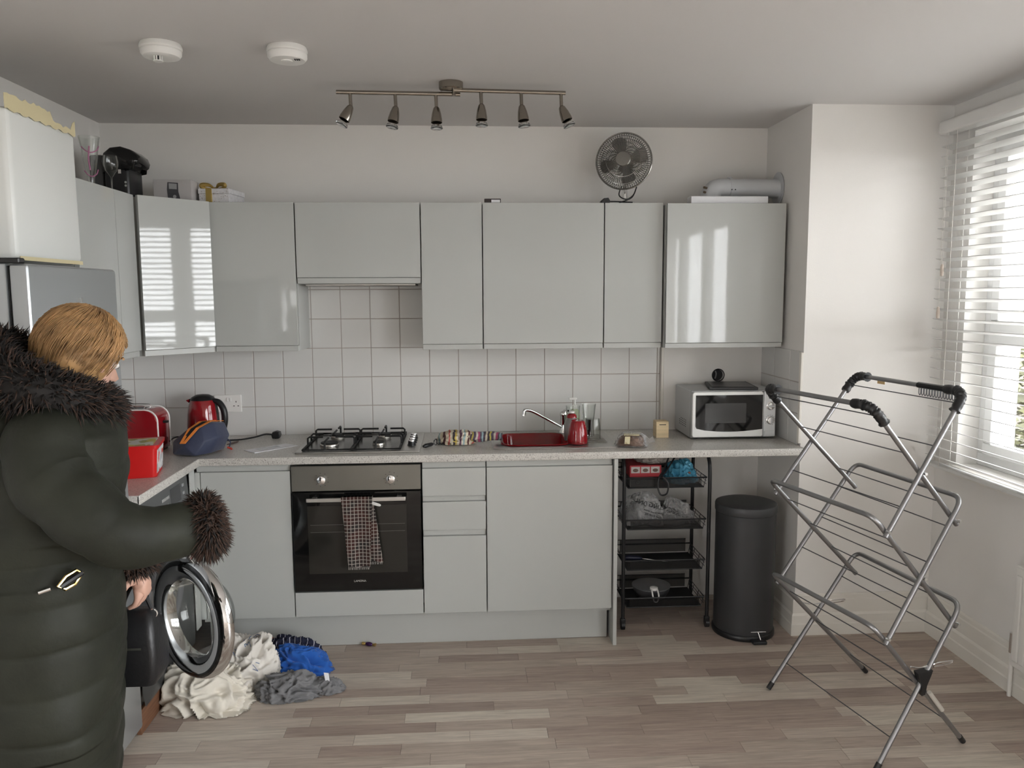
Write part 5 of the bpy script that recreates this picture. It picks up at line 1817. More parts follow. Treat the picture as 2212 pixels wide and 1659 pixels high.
part('packet_film', heap('x', (1.900, -.285, Z1 + .001), .066, .072, .100, 14, None, '', obj_out=False, fold=3.6, amp=.30, nu=90, nv=36), mat('blue_foil', (.10, .38, .55), .22, .15), t, smooth=60)
b = BM(); ellipsoid(b, (1.935, -.345, Z1 + .055), .008, .002, .008, 12, 8); part('packet_dot', b, mat('dot_brown', (.30, .10, .06), .5), t)
t = thing('carrier_bag', 'pale crumpled drawstring bag with black handles above the top shelf boxes', 'bag', (1.80, -.28, Z1 + .09))
part('bag_body', heap('x', (1.765, -.26, Z1 + .106), .075, .070, .056, 4, None, '', obj_out=False, fold=3.2, amp=.30, nu=90, nv=36), mat('bag_beige', (.40, .36, .33), .55), t, smooth=60)
b = BM()
tube(b, smooth_path([(1.83, -.34, Z1 + .14), (1.79, -.40, Z1 + .09), (1.755, -.440, Z1 + .055), (1.750, -.446, Z1 + .01), (1.765, -.448, Z1 - .028), (1.795, -.448, Z1 - .02), (1.800, -.446, Z1 + .03), (1.775, -.436, Z1 + .06)], 6), .0042, 7)
tube(b, smooth_path([(1.86, -.345, Z1 + .14), (1.80, -.41, Z1 + .085), (1.76, -.438, Z1 + .060)], 6), .0042, 7)
part('drawstring', b, BLACK, t)

Z2 = SHZ[2] + .0015
t = thing('clear_refuse_bag', 'crumpled clear plastic bag with mirrored black print on the second trolley shelf', 'plastic bag', (1.76, -.27, Z2))
part('bag_film', heap('x', (1.715, -.27, Z2 + .001), .100, .100, .150, 5, None, '', obj_out=False, fold=1.7, amp=.20, nu=100, nv=44), FILM, t, smooth=60)
part('bag_film', heap('x', (1.885, -.28, Z2 + .001), .075, .085, .105, 9, None, '', obj_out=False, fold=2.0, amp=.22, nu=90, nv=40), FILM, t, smooth=60)
part('bag_contents', heap('x', (1.715, -.25, Z2 + .002), .07, .065, .09, 15, None, '', obj_out=False, fold=2.6, amp=.25, nu=80, nv=30), mat('bag_inner_film', (.30, .30, .31), .3, trans=.2), t, smooth=60)
dg = bpy.context.evaluated_depsgraph_get()
_hb = heap('x', (1.715, -.27, Z2 + .001), .100, .100, .150, 5, None, '', obj_out=False, fold=1.7, amp=.20, nu=100, nv=44)
_hc = heap('x', (1.885, -.28, Z2 + .001), .075, .085, .105, 9, None, '', obj_out=False, fold=2.0, amp=.22, nu=90, nv=40)
_trees = [BVHTree.FromBMesh(_hb), BVHTree.FromBMesh(_hc)]
for body_, sz, zz, xx in (('RECYCLING ONLY', .030, .098, 1.765), ('please do not place', .014, .072, 1.755), ('refuse in this bag', .014, .057, 1.75)):
    o = text('lettering', body_, sz, BLACKM, t, face_matrix((xx, -.60, Z2 + zz), (.95, .0, -.30), (.30, 0, .95)), mirror=True)
    bmt = BM(); bmt.from_mesh(o.data)
    bmesh.ops.subdivide_edges(bmt, edges=[e for e in bmt.edges if e.calc_length() > .006], cuts=2)
    for v_ in bmt.verts:
        w_ = XF[t.name] @ v_.co
        hits = [h for h in (tr_.ray_cast(Vector((w_.x, -.60, w_.z)), Vector((0, 1, 0)))[0] for tr_ in _trees) if h]
        yy = min([h.y for h in hits]) if hits else -.33
        v_.co.y += (yy - .0025) + .60
    bmt.to_mesh(o.data)
    bmt.free()
_hb.free(); _hc.free()
bm = BM(); tube(bm, smooth_path([(1.64, -.39, Z2 + .006), (1.70, -.395, Z2 + .018), (1.76, -.39, Z2 + .006), (1.86, -.385, Z2 + .006), (1.92, -.37, Z2 + .012), (1.97, -.36, Z2 + .005)], 5), .0035, 6)
solo('black_lead', bm, BLACK, 'thin black lead lying along the second trolley shelf', 'cable')
Z3 = SHZ[1] + .0015
t = thing('screwdriver', 'screwdriver with a dark handle lying on the third trolley shelf', 'screwdriver', (1.74, -.30, Z3))
b = BM(); tube(b, [(1.615, -.33, Z3 + .040), (1.625, -.33, Z3 + .040), (1.69, -.325, Z3 + .032), (1.703, -.324, Z3 + .030)], [.011, .0135, .012, .007], 12); part('handle', b, mat('handle_navy', (.012, .014, .035), .35), t)
b = BM(); tube(b, [(1.703, -.324, Z3 + .030), (1.84, -.312, Z3 + .005)], .0032, 8); part('shaft', b, CHROME, t)
Z4 = SHZ[0] + .0015
t = thing('colander_bowl', 'dark bowl under a white clip handle on the lowest trolley shelf', 'bowl', (1.76, -.28, Z4))
b = BM(); lathe(b, wall([(.06, 0), (.075, .01), (.092, .04), (.098, .062)], .003), (1.765, -.275, Z4), 36, cap=False); part('bowl', b, mat('bowl_grey', (.10, .10, .105), .3, .4), t)
b = BM(); lathe(b, [(.099, .063), (.100, .067), (.05, .074), (0, .076)], (1.765, -.275, Z4), 36); part('lid', b, mat('lid_smoke', (.16, .16, .165), .3), t)
b = BM(); tube(b, smooth_path([(1.745, -.372, Z4 + .075), (1.745, -.40, Z4 + .05), (1.752, -.402, Z4 + .025), (1.768, -.402, Z4 + .025), (1.775, -.40, Z4 + .05), (1.775, -.372, Z4 + .075)], 5), .004, 8); lathe(b, [(.02, 0), (.02, .012), (.01, .016)], (1.760, -.355, Z4 + .070), 20); part('clip_handle', b, WHITEP, t)

# ------------------------------------------------------------------ pedal bin
t = thing('pedal_bin', 'tall charcoal cylindrical pedal bin beside the trolley', 'bin', (2.175, -.47, 0))
BX, BY, BR = 2.186, -.472, .145
b = BM(); lathe(b, [(.150, .0005), (.152, .006), (.152, .022), (.147, .028)], (BX, BY, 0), 56); part('base_ring', b, BLACK, t)
b = BM(); lathe(b, [(BR, .0285), (BR, .615)], (BX, BY, 0), 56); part('bin_body', b, BINM, t)
b = BM(); lathe(b, [(BR + .002, .617), (BR + .004, .622), (BR + .004, .650), (BR + .001, .657), (BR - .01, .661), (.08, .666), (0, .667)], (BX, BY, 0), 56); part('lid', b, mat('bin_lid_charcoal', (.060, .061, .063), .45, .3), t)
b = BM(); box(b, BX - .035 + .02, BX + .035 + .02, BY - .190, BY - .135, .004, .020, .005); part('pedal', b, BLACK, t, smooth=30)
b = BM(); box(b, BX - .015, BX + .060, BY - .1545, BY - .1465, .052, .0555, .001, 1); tube(b, [(BX + .022, BY - .150, .052), (BX + .030, BY - .165, .02)], .002, 6); part('pedal_bar', b, CHROME, t, smooth=30)

# ------------------------------------------------------------------ clothes airer
t = thing('clothes_airer', 'folding three-tier silver clothes airer standing by the window', 'clothes airer', (2.386, -1.307, 0))
A_, B_, C_, D_ = Vector((2.087, -1.076, 0)), Vector((2.565, -.943, 0)), Vector((2.654, -1.536, 0)), Vector((2.238, -1.674, 0))
E1 = Vector((.9576, .288, 0))


def AP(s, tt, z):
    """s across (-1 left foot, 1 right foot), tt 0 far end .. 1 near end"""
    l = (A_.lerp(B_, (s + 1) / 2)).lerp(D_.lerp(C_, (s + 1) / 2), tt)
    return l - E1 * (.062 * z) + Vector((0, 0, z))


HZ = (.305, .487, .683, .872, 1.060)     # crossings and end pivots
TR = .0092


def uframe(side, z_foot, s_foot, zs, z_top, inner, foot=False, s_top=.86):
    """inverted-U tube. side +1: bar on the right, arms run down to the left"""
    t0, t1 = (0.028, .972) if inner else (0, 1)
    s_t = side * s_top
    rc = .055
    d = AP(s_t, t0, z_top) - AP(s_foot, t0, z_foot)
    L_ = d.length
    k = rc / L_
    s_c, z_c = s_t + (s_foot - s_t) * k, z_top + (z_foot - z_top) * k
    q = .075
    pts = [AP(s_foot, t0, z_foot)]
    for f in (.25, .5, .75):
        pts.append(AP(s_foot + (s_c - s_foot) * f, t0, z_foot + (z_c - z_foot) * f))
    c0 = [AP(s_c, t0, z_c), AP(s_t, t0, z_top), AP(s_t, t0 + q, z_top)]
    c1 = [AP(s_t, t1 - q, z_top), AP(s_t, t1, z_top), AP(s_c, t1, z_c)]
    for c in (c0, c1):
        for i in range(7):
            f = i / 6
            pts.append(c[0] * (1 - f) ** 2 + c[1] * 2 * f * (1 - f) + c[2] * f * f)
        if c is c0:
            for f in (.3, .6):
                pts.append(AP(s_t, t0 + q + (t1 - t0 - 2 * q) * f, z_top))
    for f in (.75, .5, .25):
        pts.append(AP(s_foot + (s_c - s_foot) * f, t1, z_foot + (z_c - z_foot) * f))
    pts.append(AP(s_foot, t1, z_foot))
    return pts


def arm_pt(side, zf, sf, zt, f, tt, s_top=.86):
    return AP(sf + (side * s_top - sf) * f, tt, zf + (zt - zf) * f)


US = []
for tier in range(3):
    if tier == 0:
        zf, sf, zt = 0.012, 1.0, .560
    elif tier == 1:
        zf, sf, zt = .470, .80, .955
    else:
        zf, sf, zt = .855, .80, 1.335
    for side in (1, -1):
        US.append((tier, side, zf, -side * sf, zt))
for tier, side, zf, sf, zt in US:
    st = (.86 if tier < 2 else .88) + (.11 if side < 0 else 0)
    if side < 0 and tier == 2:
        zt -= .03
    if side < 0 and tier < 2:
        zt -= .03
    b = BM(); tube(b, uframe(side, zf, sf, None, zt, side < 0, s_top=st), TR, 10)
    uf = part('tube_frame', b, AIRER, t, smooth=60)
    fr_ = (.30, .55, .80) if tier else (.18, .50, .82)
    if tier == 2:
        fr_ = (.20, .62, .92)
    for f in fr_:
        b = BM(); t0, t1 = (0.028, .972) if side < 0 else (0, 1)
        tube(b, [arm_pt(side, zf, sf, zt, f, t0, st), arm_pt(side, zf, sf, zt, f, t1, st)], .0021, 6); part('drying_line', b, WIRE, uf, smooth=60)
    for tt in ((0.028, .972) if side < 0 else (0, 1)):
        if tier == 0:
            p, q = arm_pt(side, zf, sf, zt, -.012, tt), arm_pt(side, zf, sf, zt, .035, tt)
            b = BM(); cyl(b, p, q, .0108, n=12); part('rubber_foot', b, BLACK, uf)
        else:
            p, q = arm_pt(side, zf, sf, zt, -.004, tt), arm_pt(side, zf, sf, zt, .012, tt)
            b = BM(); cyl(b, p, q, .0098, n=12); part('tube_end_cap', b, AIRER, uf)
# rivets at every crossing
for z in HZ:
    for tt in (0.0, 1.0):
        ss = (0,) if HZ.index(z) % 2 == 0 else (-.77, .77)
        for s in ss:
            c = AP(s, tt, z)
            d = (AP(s, 1, z) - AP(s, 0, z)).normalized()
            b = BM(); cyl(b, c - d * .016 * (1 if tt else -1) * .2, c + d * .012 * (1 if tt else -1), .0055, n=10); part('rivet', b, CHROME, t)
# black corner grips on the two top bars
for side, zt in ((1, 1.335), (-1, 1.305)):
    t0, t1 = (0.028, .972) if side < 0 else (0, 1)
    pts = uframe(side, .855, -side * .80, None, zt, side < 0, s_top=.88 + (.11 if side < 0 else 0))
    for seg in ([pts[3].lerp(pts[4], .80)] + pts[4:11] + [pts[10].lerp(pts[11], .22)], [pts[-11].lerp(pts[-12], .22)] + pts[-11:-4] + [pts[-4].lerp(pts[-5], .80)]):
        b = BM()
        sm = smooth_path(seg, 3)
        tube(b, sm, [.0150 + .0040 * math.sin(i * 1.9) ** 2 + (.0015 if i % 4 == 0 else 0) for i in range(len(sm))], 10)
        gp = part('corner_grip', b, BLACK, t, smooth=60)
        for i in range(3, len(sm) - 3, 4):
            b = BM(); ellipsoid(b, sm[i] + Vector((0, 0, .012)) + E1 * (.006 * side), .006, .006, .007, 10, 6); part('grip_tooth', b, BLACK, gp)
# peg holder clipped on the right top bar
b = BM()
p0, p1 = AP(.88, .62, 1.335), AP(.88, .93, 1.335)
tube(b, [p0, p0.lerp(p1, .5), p1], .0115, 8); part('hook_rail', b, BLACK, t)
for i in range(13):
    f = .05 + i * .075
    c = p0.lerp(p1, f) + Vector((0, 0, -.010))
    d = (p1 - p0).normalized() * .0045
    b = BM(); tube(b, smooth_path([c - d, c - d + Vector((0, 0, -.020)), c + Vector((0, 0, -.027)), c + d + Vector((0, 0, -.020)), c + d], 4), .0018, 5); part('sock_hook', b, WIRE, t)
b = BM(); c = AP(.88, .27, 1.335); d = (AP(.88, .5, 1.335) - c).normalized(); box(b, -.022, .022, -.0006, .0006, -.014, 0)
b.transform(Matrix.Translation(c + Vector((0, 0, -.006))) @ Matrix.Rotation(math.atan2(d.y, d.x), 4, 'Z')); part('paper_tag', b, mat('tag_tan', (.55, .38, .18), .7), t, smooth=False)
# locking stays and the plastic joint near the feet
for tt in (0, 1):
    a, c = AP(-.60, tt, .31 + .08), AP(.52, tt, .40)
    a = arm_pt(-1, .012, 1.0, .53, .68, tt); c = arm_pt(1, .012, -1.0, .56, .62, tt)
    e = (c - a).normalized()
    b = BM(); tube(b, smooth_path([a, a.lerp(c, .45) + Vector((0, 0, -.006)), c, c + e * .035 + Vector((0, -.008, .012)), c + e * .10 + Vector((0, -.008, .016)), c + e * .115 + Vector((0, 0, .010)), c + e * .10 + Vector((0, 0, .003)), c + e * .02 + Vector((0, 0, -.006))], 5), .0026, 7); part('locking_stay', b, CHROME, t)
c = AP(0, 1, .300)
b = BM()
e = (B_ - A_).normalized()
loft(b, [[c + e * x + Vector((0, y, z)) for x, z in ((-.034, .038), (.034, .040), (.026, .020), (.010, -.012), (.004, -.045), (-.012, -.048), (-.014, -.010), (-.026, .014))] for y in (-.016, .014)]); part('leg_joint', b, BLACK, t, smooth=False)
b = BM(); p, q = arm_pt(-1, .012, 1.0, .53, .30, 1), arm_pt(-1, .012, 1.0, .53, .46, 1)
b2 = BM(); cyl(b2, p + Vector((0, -.001, 0)), q + Vector((0, -.001, 0)), .0082, n=10); part('tape_wrap', b2, mat('wrap_pale', (.55, .52, .46), .6), t)
b.free()

# ------------------------------------------------------------------ laundry on the floor
CREAM = stripe_mat('cream_sheet', [(0, (.68, .63, .53)), (.5, (.70, .66, .57))], 0, 3)
CREAM = mat('cream_cotton', (.66, .62, .54), .85, bump=.15, bscale=300)
heap('bed_sheet', (-.285, -.985, .0006), .140, .120, .125, 21, CREAM, 'cream cotton sheet heaped in front of the washing machine, nearest the viewer', fold=1.9, amp=.50, nu=190, nv=80)
DOODLE = mat('doodle_cotton', (.66, .63, .58), .85, bump=.1, bscale=300)
o = heap('pillowcase', (-.165, -.825, .0006), .105, .105, .160, 27, DOODLE, 'white cotton pillowcase with fine blue doodles piled beside the cream sheet', fold=1.8, amp=.48, nu=170, nv=60)
b = BM()
rg = random.Random(4)
me = o.data
vs = [v.co.copy() for v in me.vertices if v.normal.z > .1 and v.normal.y < .1 and v.co.z > .07]
for k in range(9):
    v0 = rg.choice(vs)
    near_ = sorted(vs, key=lambda q: (q - v0).length)[:60]
    near_ = sorted(rg.sample(near_, 6), key=lambda q: q.x + q.z)
    tube(b, smooth_path([q + Vector((0, -.002, .002)) for q in near_], 3), .0012, 4)
b.transform(Matrix.Translation(o.location))
part('doodle_print', b, mat('doodle_blue', (.05, .12, .28), .7), o, kind='stuff')
NST = stripe_mat('navy_pinstripe', [(0, (.50, .50, .55)), (.10, (.010, .012, .035))], 0, 38)
heap('pinstripe_shirt', (-.020, -.655, .0006), .120, .060, .100, 33, NST, 'navy pinstriped shirt crumpled against the plinth', fold=2.4, amp=.35, nu=120, nv=48)
heap('blue_shirt', (.035, -.755, .0006), .108, .072, .090, 38, mat('royal_blue_cotton', (.010, .10, .42), .8, sheen=.2), 'bright royal blue cotton shirt crumpled on the floor', fold=1.9, amp=.45, nu=140, nv=56)
GREYC = mat('grey_jersey', (.17, .17, .175), .9, sheen=.2)
o = heap('jersey_shirt', (.050, -.965, .0006), .105, .070, .075, 44, GREYC, 'grey jersey top lying crumpled in front of the blue shirt', fold=2.6, amp=.42, nu=140, nv=56)
heap('jersey_sock', (.205, -.945, .0006), .055, .040, .045, 47, GREYC, 'small grey garment with a white care tag, right end of the laundry', fold=2.6, amp=.36, nu=90, nv=36)
bm = BM(); prism(bm, [(.198, .045), (.216, .045), (.212, .085), (.192, .088)], -.962, -.9605, 'y', 0); solo('care_tag', bm, PAPER, 'white folded care tag standing up from the grey garment', 'label', smooth=False)
b = BM(); tube(b, smooth_path([(-.21, -.62, .006), (-.17, -.60, .06), (-.11, -.61, .085), (-.07, -.64, .05), (-.06, -.66, .01)], 6), [.014] * 25, 8)
solo('tan_strap', b, mat('tan_leather', (.20, .10, .06), .5), 'brown rolled leather strap behind the white laundry', 'strap')
bm = BM(); heapb = heap('x', (-.20, -.665, .0006), .07, .05, .10, 51, None, '', obj_out=False, fold=2.2, amp=.3, nu=70, nv=30)
bm.free()
solo('black_garment', heapb, BLACKM, 'black garment half hidden behind the open washing machine door', 'clothes', smooth=True)

# wrapped sweet by the plinth
t = thing('wrapped_sweet', 'small purple and gold wrapped sweet on the floor by the plinth', 'sweet', (.33, -.525, 0), R(-20))
b = BM(); ellipsoid(b, (0, 0, .0105), .020, .010, .010, 16, 10, fn=lambda p: 1 + .12 * noise.noise(p * 4)); part('sweet', b, mat('purple_foil', (.06, .02, .09), .25, .5), t, local=True, smooth=40)
for s in (-1, 1):
    b = BM(); loft(b, [ring_pts(Vector((s * x, 0, .0105)), Vector((0, 1, 0)), Vector((0, 0, 1)), r, 10, r * .8) for x, r in ((.017, .004), (.024, .008), (.034, .010))]); part('twisted_end', b, mat('gold_foil', (.60, .42, .15), .25, .8), t, local=True, smooth=40)
# ------------------------------------------------------------------ the person in the parka
PX, PY = -.285, -2.15
person = thing('person', 'person with short blond hair in a dark olive padded parka with black fur collar', 'person', (PX, PY, 0))
SKIN = mat('skin', (.55, .33, .25), .5, bump=.05, bscale=120)
COAT = mat('parka_olive', (.017, .0185, .0125), .62, spec=.3, bump=.3, bscale=55, var=.25, vscale=9)
FUR = mat('fur_dark', (.010, .008, .007), .8)
FURB = mat('fur_brown', (.050, .026, .017), .75)
HAIR = mat('hair_blond', (.36, .21, .092), .45, var=.35, vscale=30)
DENIM = mat('trousers_black', (.012, .012, .015), .8)
Zv = Vector((0, 0, 1))
FW = Vector((math.cos(R(16)), math.sin(R(16)), 0))     # facing direction
SD = Vector((FW.y, -FW.x, 0))                          # her right, towards the viewer


def PB(f, s, z):
    return Vector((PX, PY, z)) + FW * f + SD * s


# skinned body: one continuous mesh
joints = {
    'pelvis': (PB(0, 0, .92), .13), 'waist': (PB(.01, 0, 1.08), .115), 'chest': (PB(.03, 0, 1.25), .125), 'neckb': (PB(.065, 0, 1.395), .062),
    'neck': (PB(.085, 0, 1.44), .052),
    'shR': (PB(.045, .165, 1.345), .062), 'elR': (Vector((-.035, -2.372, 1.150)), .044), 'wrR': (Vector((.148, -2.270, 1.120)), .029),
    'shL': (PB(.045, -.165, 1.345), .062), 'elL': (PB(.06, -.215, 1.08), .044), 'wrL': (Vector((-.145, -1.975, .935)), .029),
    'hipR': (PB(0, .095, .86), .085), 'knR': (PB(.03, .10, .48), .058), 'anR': (PB(-.01, .10, .09), .042), 'toR': (PB(.14, .11, .035), .035),
    'hipL': (PB(0, -.095, .86), .085), 'knL': (PB(.03, -.10, .48), .058), 'anL': (PB(-.01, -.10, .09), .042), 'toL': (PB(.14, -.11, .035), .035),
}
links = [('pelvis', 'waist'), ('waist', 'chest'), ('chest', 'neckb'), ('neckb', 'neck'), ('chest', 'shR'), ('shR', 'elR'), ('elR', 'wrR'), ('chest', 'shL'), ('shL', 'elL'), ('elL', 'wrL'),
         ('pelvis', 'hipR'), ('hipR', 'knR'), ('knR', 'anR'), ('anR', 'toR'), ('pelvis', 'hipL'), ('hipL', 'knL'), ('knL', 'anL'), ('anL', 'toL')]
HC = PB(.118, 0, 1.522)        # head centre
HF = (FW * .62 + SD * -.72 + Zv * -.38).normalized()   # where she looks: ahead and down
HS = HF.cross(Zv).normalized()
HU = HS.cross(HF).normalized()


def HP(f, s, u):
    return HC + HF * f + HS * s + HU * u


joints['head0'] = (HP(-.02, 0, -.075), .058)
joints['head1'] = (HP(.0, 0, -.02), .080)
joints['head2'] = (HP(-.005, 0, .045), .084)
joints['jaw'] = (HP(.055, 0, -.078), .040)
joints['chin'] = (HP(.078, 0, -.095), .024)
links += [('neck', 'head0'), ('head0', 'head1'), ('head1', 'head2'), ('head1', 'jaw'), ('jaw', 'chin')]


def hand(tag_, wrist, fdir, palm_n, curl):
    """palm and five separate fingers as short skinned chains rooted in the palm"""
    fd_ = fdir.normalized()
    pn = (palm_n - fd_ * palm_n.dot(fd_)).normalized()
    sd_ = fd_.cross(pn)
    joints[tag_ + 'palm'] = (wrist + fd_ * .045, .027)
    joints[tag_ + 'palm2'] = (wrist + fd_ * .075, .026)
    links.append(('wr' + tag_, tag_ + 'palm'))
    links.append((tag_ + 'palm', tag_ + 'palm2'))
    for k, (off, ln) in enumerate(((-.030, .070), (-.010, .080), (.010, .076), (.029, .060))):
        p = wrist + fd_ * .080 + sd_ * off
        prev = tag_ + 'palm2'
        for j in range(3):
            a = curl * (j + .5)
            p = p + (fd_ * math.cos(a) + pn * math.sin(a)) * (ln / 3)
            nm = '%sf%d%d' % (tag_, k, j)
            joints[nm] = (p, .0088 - .001 * j)
            links.append((prev, nm))
            prev = nm
    p = wrist + fd_ * .035 - sd_ * .022
    prev = tag_ + 'palm'
    for j in range(3):
        p = p + (fd_ * .55 - sd_ * .6 + pn * .45).normalized() * .026
        nm = '%sth%d' % (tag_, j)
        joints[nm] = (p, .0100 - .001 * j)
        links.append((prev, nm))
        prev = nm


hand('R', joints['wrR'][0], Vector((-.42, .85, -.30)), Vector((.2, -.4, -.9)), .35)
hand('L', joints['wrL'][0], Vector((.30, .05, -.95)), Vector((-.9, .2, -.3)), .55)
names = list(joints)
me = bpy.data.meshes.new('body')
Lp = Vector((PX, PY, 0))
me.from_pydata([joints[n][0] - Lp for n in names], [(names.index(a), names.index(b_)) for a, b_ in links], [])
body = bpy.data.objects.new('body', me)
COL.objects.link(body)
body.parent = person
sk = body.modifiers.new('skin', 'SKIN')
sk.use_smooth_shade = True
for i, n in enumerate(names):
    d = me.skin_vertices[0].data[i]
    d.radius = (joints[n][1],) * 2
    d.use_root = (n == 'pelvis')
ss = body.modifiers.new('sub', 'SUBSURF')
ss.levels = ss.render_levels = 2
me.materials.append(SKIN)
dg = bpy.context.evaluated_depsgraph_get()
me2 = bpy.data.meshes.new_from_object(body.evaluated_get(dg))
body.modifiers.clear()
body.data = me2
me2.materials.clear()
me2.materials.append(SKIN)
me2.name = 'body'

# face details
for s in (-1, 1):
    b = BM(); ellipsoid(b, HP(.066, s * .031, .004), .013, .013, .010, 14, 8); ey = part('eye', b, mat('eye_white', (.7, .68, .65), .2), person)
    b = BM(); ellipsoid(b, HP(.0745, s * .031, .003), .006, .006, .006, 12, 8); part('iris', b, mat('iris_brown', (.06, .035, .02), .2), ey)
    b = BM(); tube(b, smooth_path([HP(.080, s * .016, .024), HP(.084, s * .031, .030), HP(.074, s * .048, .024)], 4), .0035, 6); part('eyebrow', b, HAIR, person)
    b = BM(); ellipsoid(b, HP(-.012, s * .083, -.008), .018, .008, .030, 14, 8, rot=Matrix((HF, HS, HU)).transposed()); part('ear', b, SKIN, person)
b = BM(); loft(b, [[HP(f, s * w, u) for s in (-1, 0, 1) for _ in (0,)] + [HP(.06, 0, u)] for f, w, u in ((.082, .006, .018), (.094, .008, .0), (.108, .012, -.022), (.098, .013, -.032))]); part('nose', b, SKIN, person, smooth=True)
b = BM(); tube(b, smooth_path([HP(.080, -.022, -.058), HP(.094, -.008, -.054), HP(.094, .008, -.054), HP(.080, .022, -.058)], 4), .005, 8); part('lips', b, mat('lips', (.40, .16, .14), .4), person)

# hair: a rounded cap with combed strands, cut at the nape
RH = Matrix((HF, HS, HU)).transposed()
b = BM()


def hairfn(p):
    face = max(0, p.x - .25) * max(0, .42 - p.z)
    return 1 - .38 * min(1, face * 2.4) + .05 * noise.noise(p * 3.2)


ellipsoid(b, HP(-.022, 0, .020), .108, .098, .112, 40, 26, rot=RH, fn=hairfn)
hc = part('hair', b, HAIR, person, smooth=True)
b = BM()
rg = random.Random(2)
for i in range(1500):
    az = rg.uniform(-PI, PI)
    el0 = rg.uniform(.05, 1.1)
    el1 = el0 + rg.uniform(.7, 1.25)
    pts = []
    for k in range(5):
        th = el0 + (el1 - el0) * k / 4
        p = Vector((math.sin(th) * math.cos(az + .10 * k), math.sin(th) * math.sin(az + .10 * k), math.cos(th)))
        if p.x > .45 and p.z < .25:
            break
        q = 1.0 + .045 * rg.random() + .012 * k
        pts.append(HP(-.022, 0, .020) + RH @ Vector((p.x * .108 * q, p.y * .098 * q, p.z * .112 * q)))
    if len(pts) > 2:
        tube(b, pts, [.0016 - .0002 * k for k in range(len(pts))], 3)
part('hair_strands', b, HAIR, hc, smooth=True, kind='stuff')

# parka: padded body with stitched rows
def coat_ring(z, af, ab, w, cf, n=64, lump=0.0, seed=0):
    out = []
    for i in range(n):
        a = 2 * PI * i / n
        c, s = math.cos(a), math.sin(a)
        r = 1 + lump * noise.noise(Vector((c * 2.2, s * 2.2, z * 7 + seed)))
        out.append(PB(cf + (af if c > 0 else ab) * math.copysign(abs(c) ** .85, c) * r, w * math.copysign(abs(s) ** .85, s) * r, z))
    return out


b = BM()
prof = [(.400, .142, .185, .250, .00), (.52, .150, .185, .252, .00), (.62, .162, .187, .252, .00), (.74, .174, .188, .250, .00), (.86, .176, .188, .246, .0), (.96, .172, .180, .238, .0),
        (1.06, .165, .172, .228, .01), (1.16, .172, .178, .232, .02), (1.26, .178, .182, .238, .03), (1.33, .165, .168, .225, .04), (1.385, .135, .135, .165, .055), (1.415, .10, .10, .11, .065)]


def pint(z):
    for a, c in zip(prof[:-1], prof[1:]):
        if a[0] <= z <= c[0]:
            f = (z - a[0]) / (c[0] - a[0])
            f = f * f * (3 - 2 * f)
            return [a[k] + (c[k] - a[k]) * f for k in range(1, 5)]
    return list(prof[-1][1:])


rings = []
NZ = 150
for k in range(NZ + 1):
    z = .400 + (1.415 - .400) * k / NZ
    af, ab, w, cf = pint(z)
    pad = abs(math.sin(PI * (z - .42) / .105)) ** .45 if z < 1.36 else .9
    kk = .968 + .040 * pad
    rings.append([p + Vector((0, 0, .014 * noise.noise(Vector((p.x * 4, p.y * 4, round((z - .42) / .105)))))) for p in coat_ring(z, af * kk, ab * kk, w * kk, cf, lump=.05)])
loft(b, rings)
coat = part('parka', b, COAT, person, smooth=True)


def sleeve(pts, rad, tagname):
    b = BM()
    P = smooth_path(pts, 12)
    m = len(P)
    rr = []
    T = [(P[min(i + 1, m - 1)] - P[max(i - 1, 0)]).normalized() for i in range(m)]
    u, v = frame_dirs(T[0])
    arc = 0
    for i in range(m):
        if i:
            arc += (P[i] - P[i - 1]).length
        u = (u - T[i] * u.dot(T[i])).normalized()
        v = T[i].cross(u)
        f = i / (m - 1) * (len(rad) - 1)
        j = min(int(f), len(rad) - 2)
        r = rad[j] + (rad[j + 1] - rad[j]) * (f - j)
        pad = abs(math.sin(PI * arc / .115)) ** .5
        r *= .94 + .07 * pad
        rr.append([P[i] + (u * math.cos(a) + v * math.sin(a)) * r * (1 + .06 * noise.noise(Vector((math.cos(a) * 1.5, math.sin(a) * 1.5, arc * 14)))) for a in [2 * PI * q / 32 for q in range(32)]])
    loft(b, rr)
    return part(tagname, b, COAT, coat, smooth=True)


wR, wL = joints['wrR'][0], joints['wrL'][0]
sleeve([PB(.045, .10, 1.355), PB(.05, .185, 1.325), PB(.075, .225, 1.25), Vector((-.050, -2.375, 1.170)), Vector((.010, -2.362, 1.125)), Vector((.075, -2.320, 1.116)), wR + Vector((-.01, .004, 0))], [.085, .092, .090, .082, .078, .070, .062], 'sleeve')
sleeve([PB(.045, -.10, 1.355), PB(.05, -.185, 1.325), PB(.06, -.215, 1.22), PB(.06, -.218, 1.09), (PB(.06, -.218, 1.09) + wL) / 2, wL + Vector((0, 0, .01))], [.085, .090, .085, .078, .070, .058], 'sleeve')


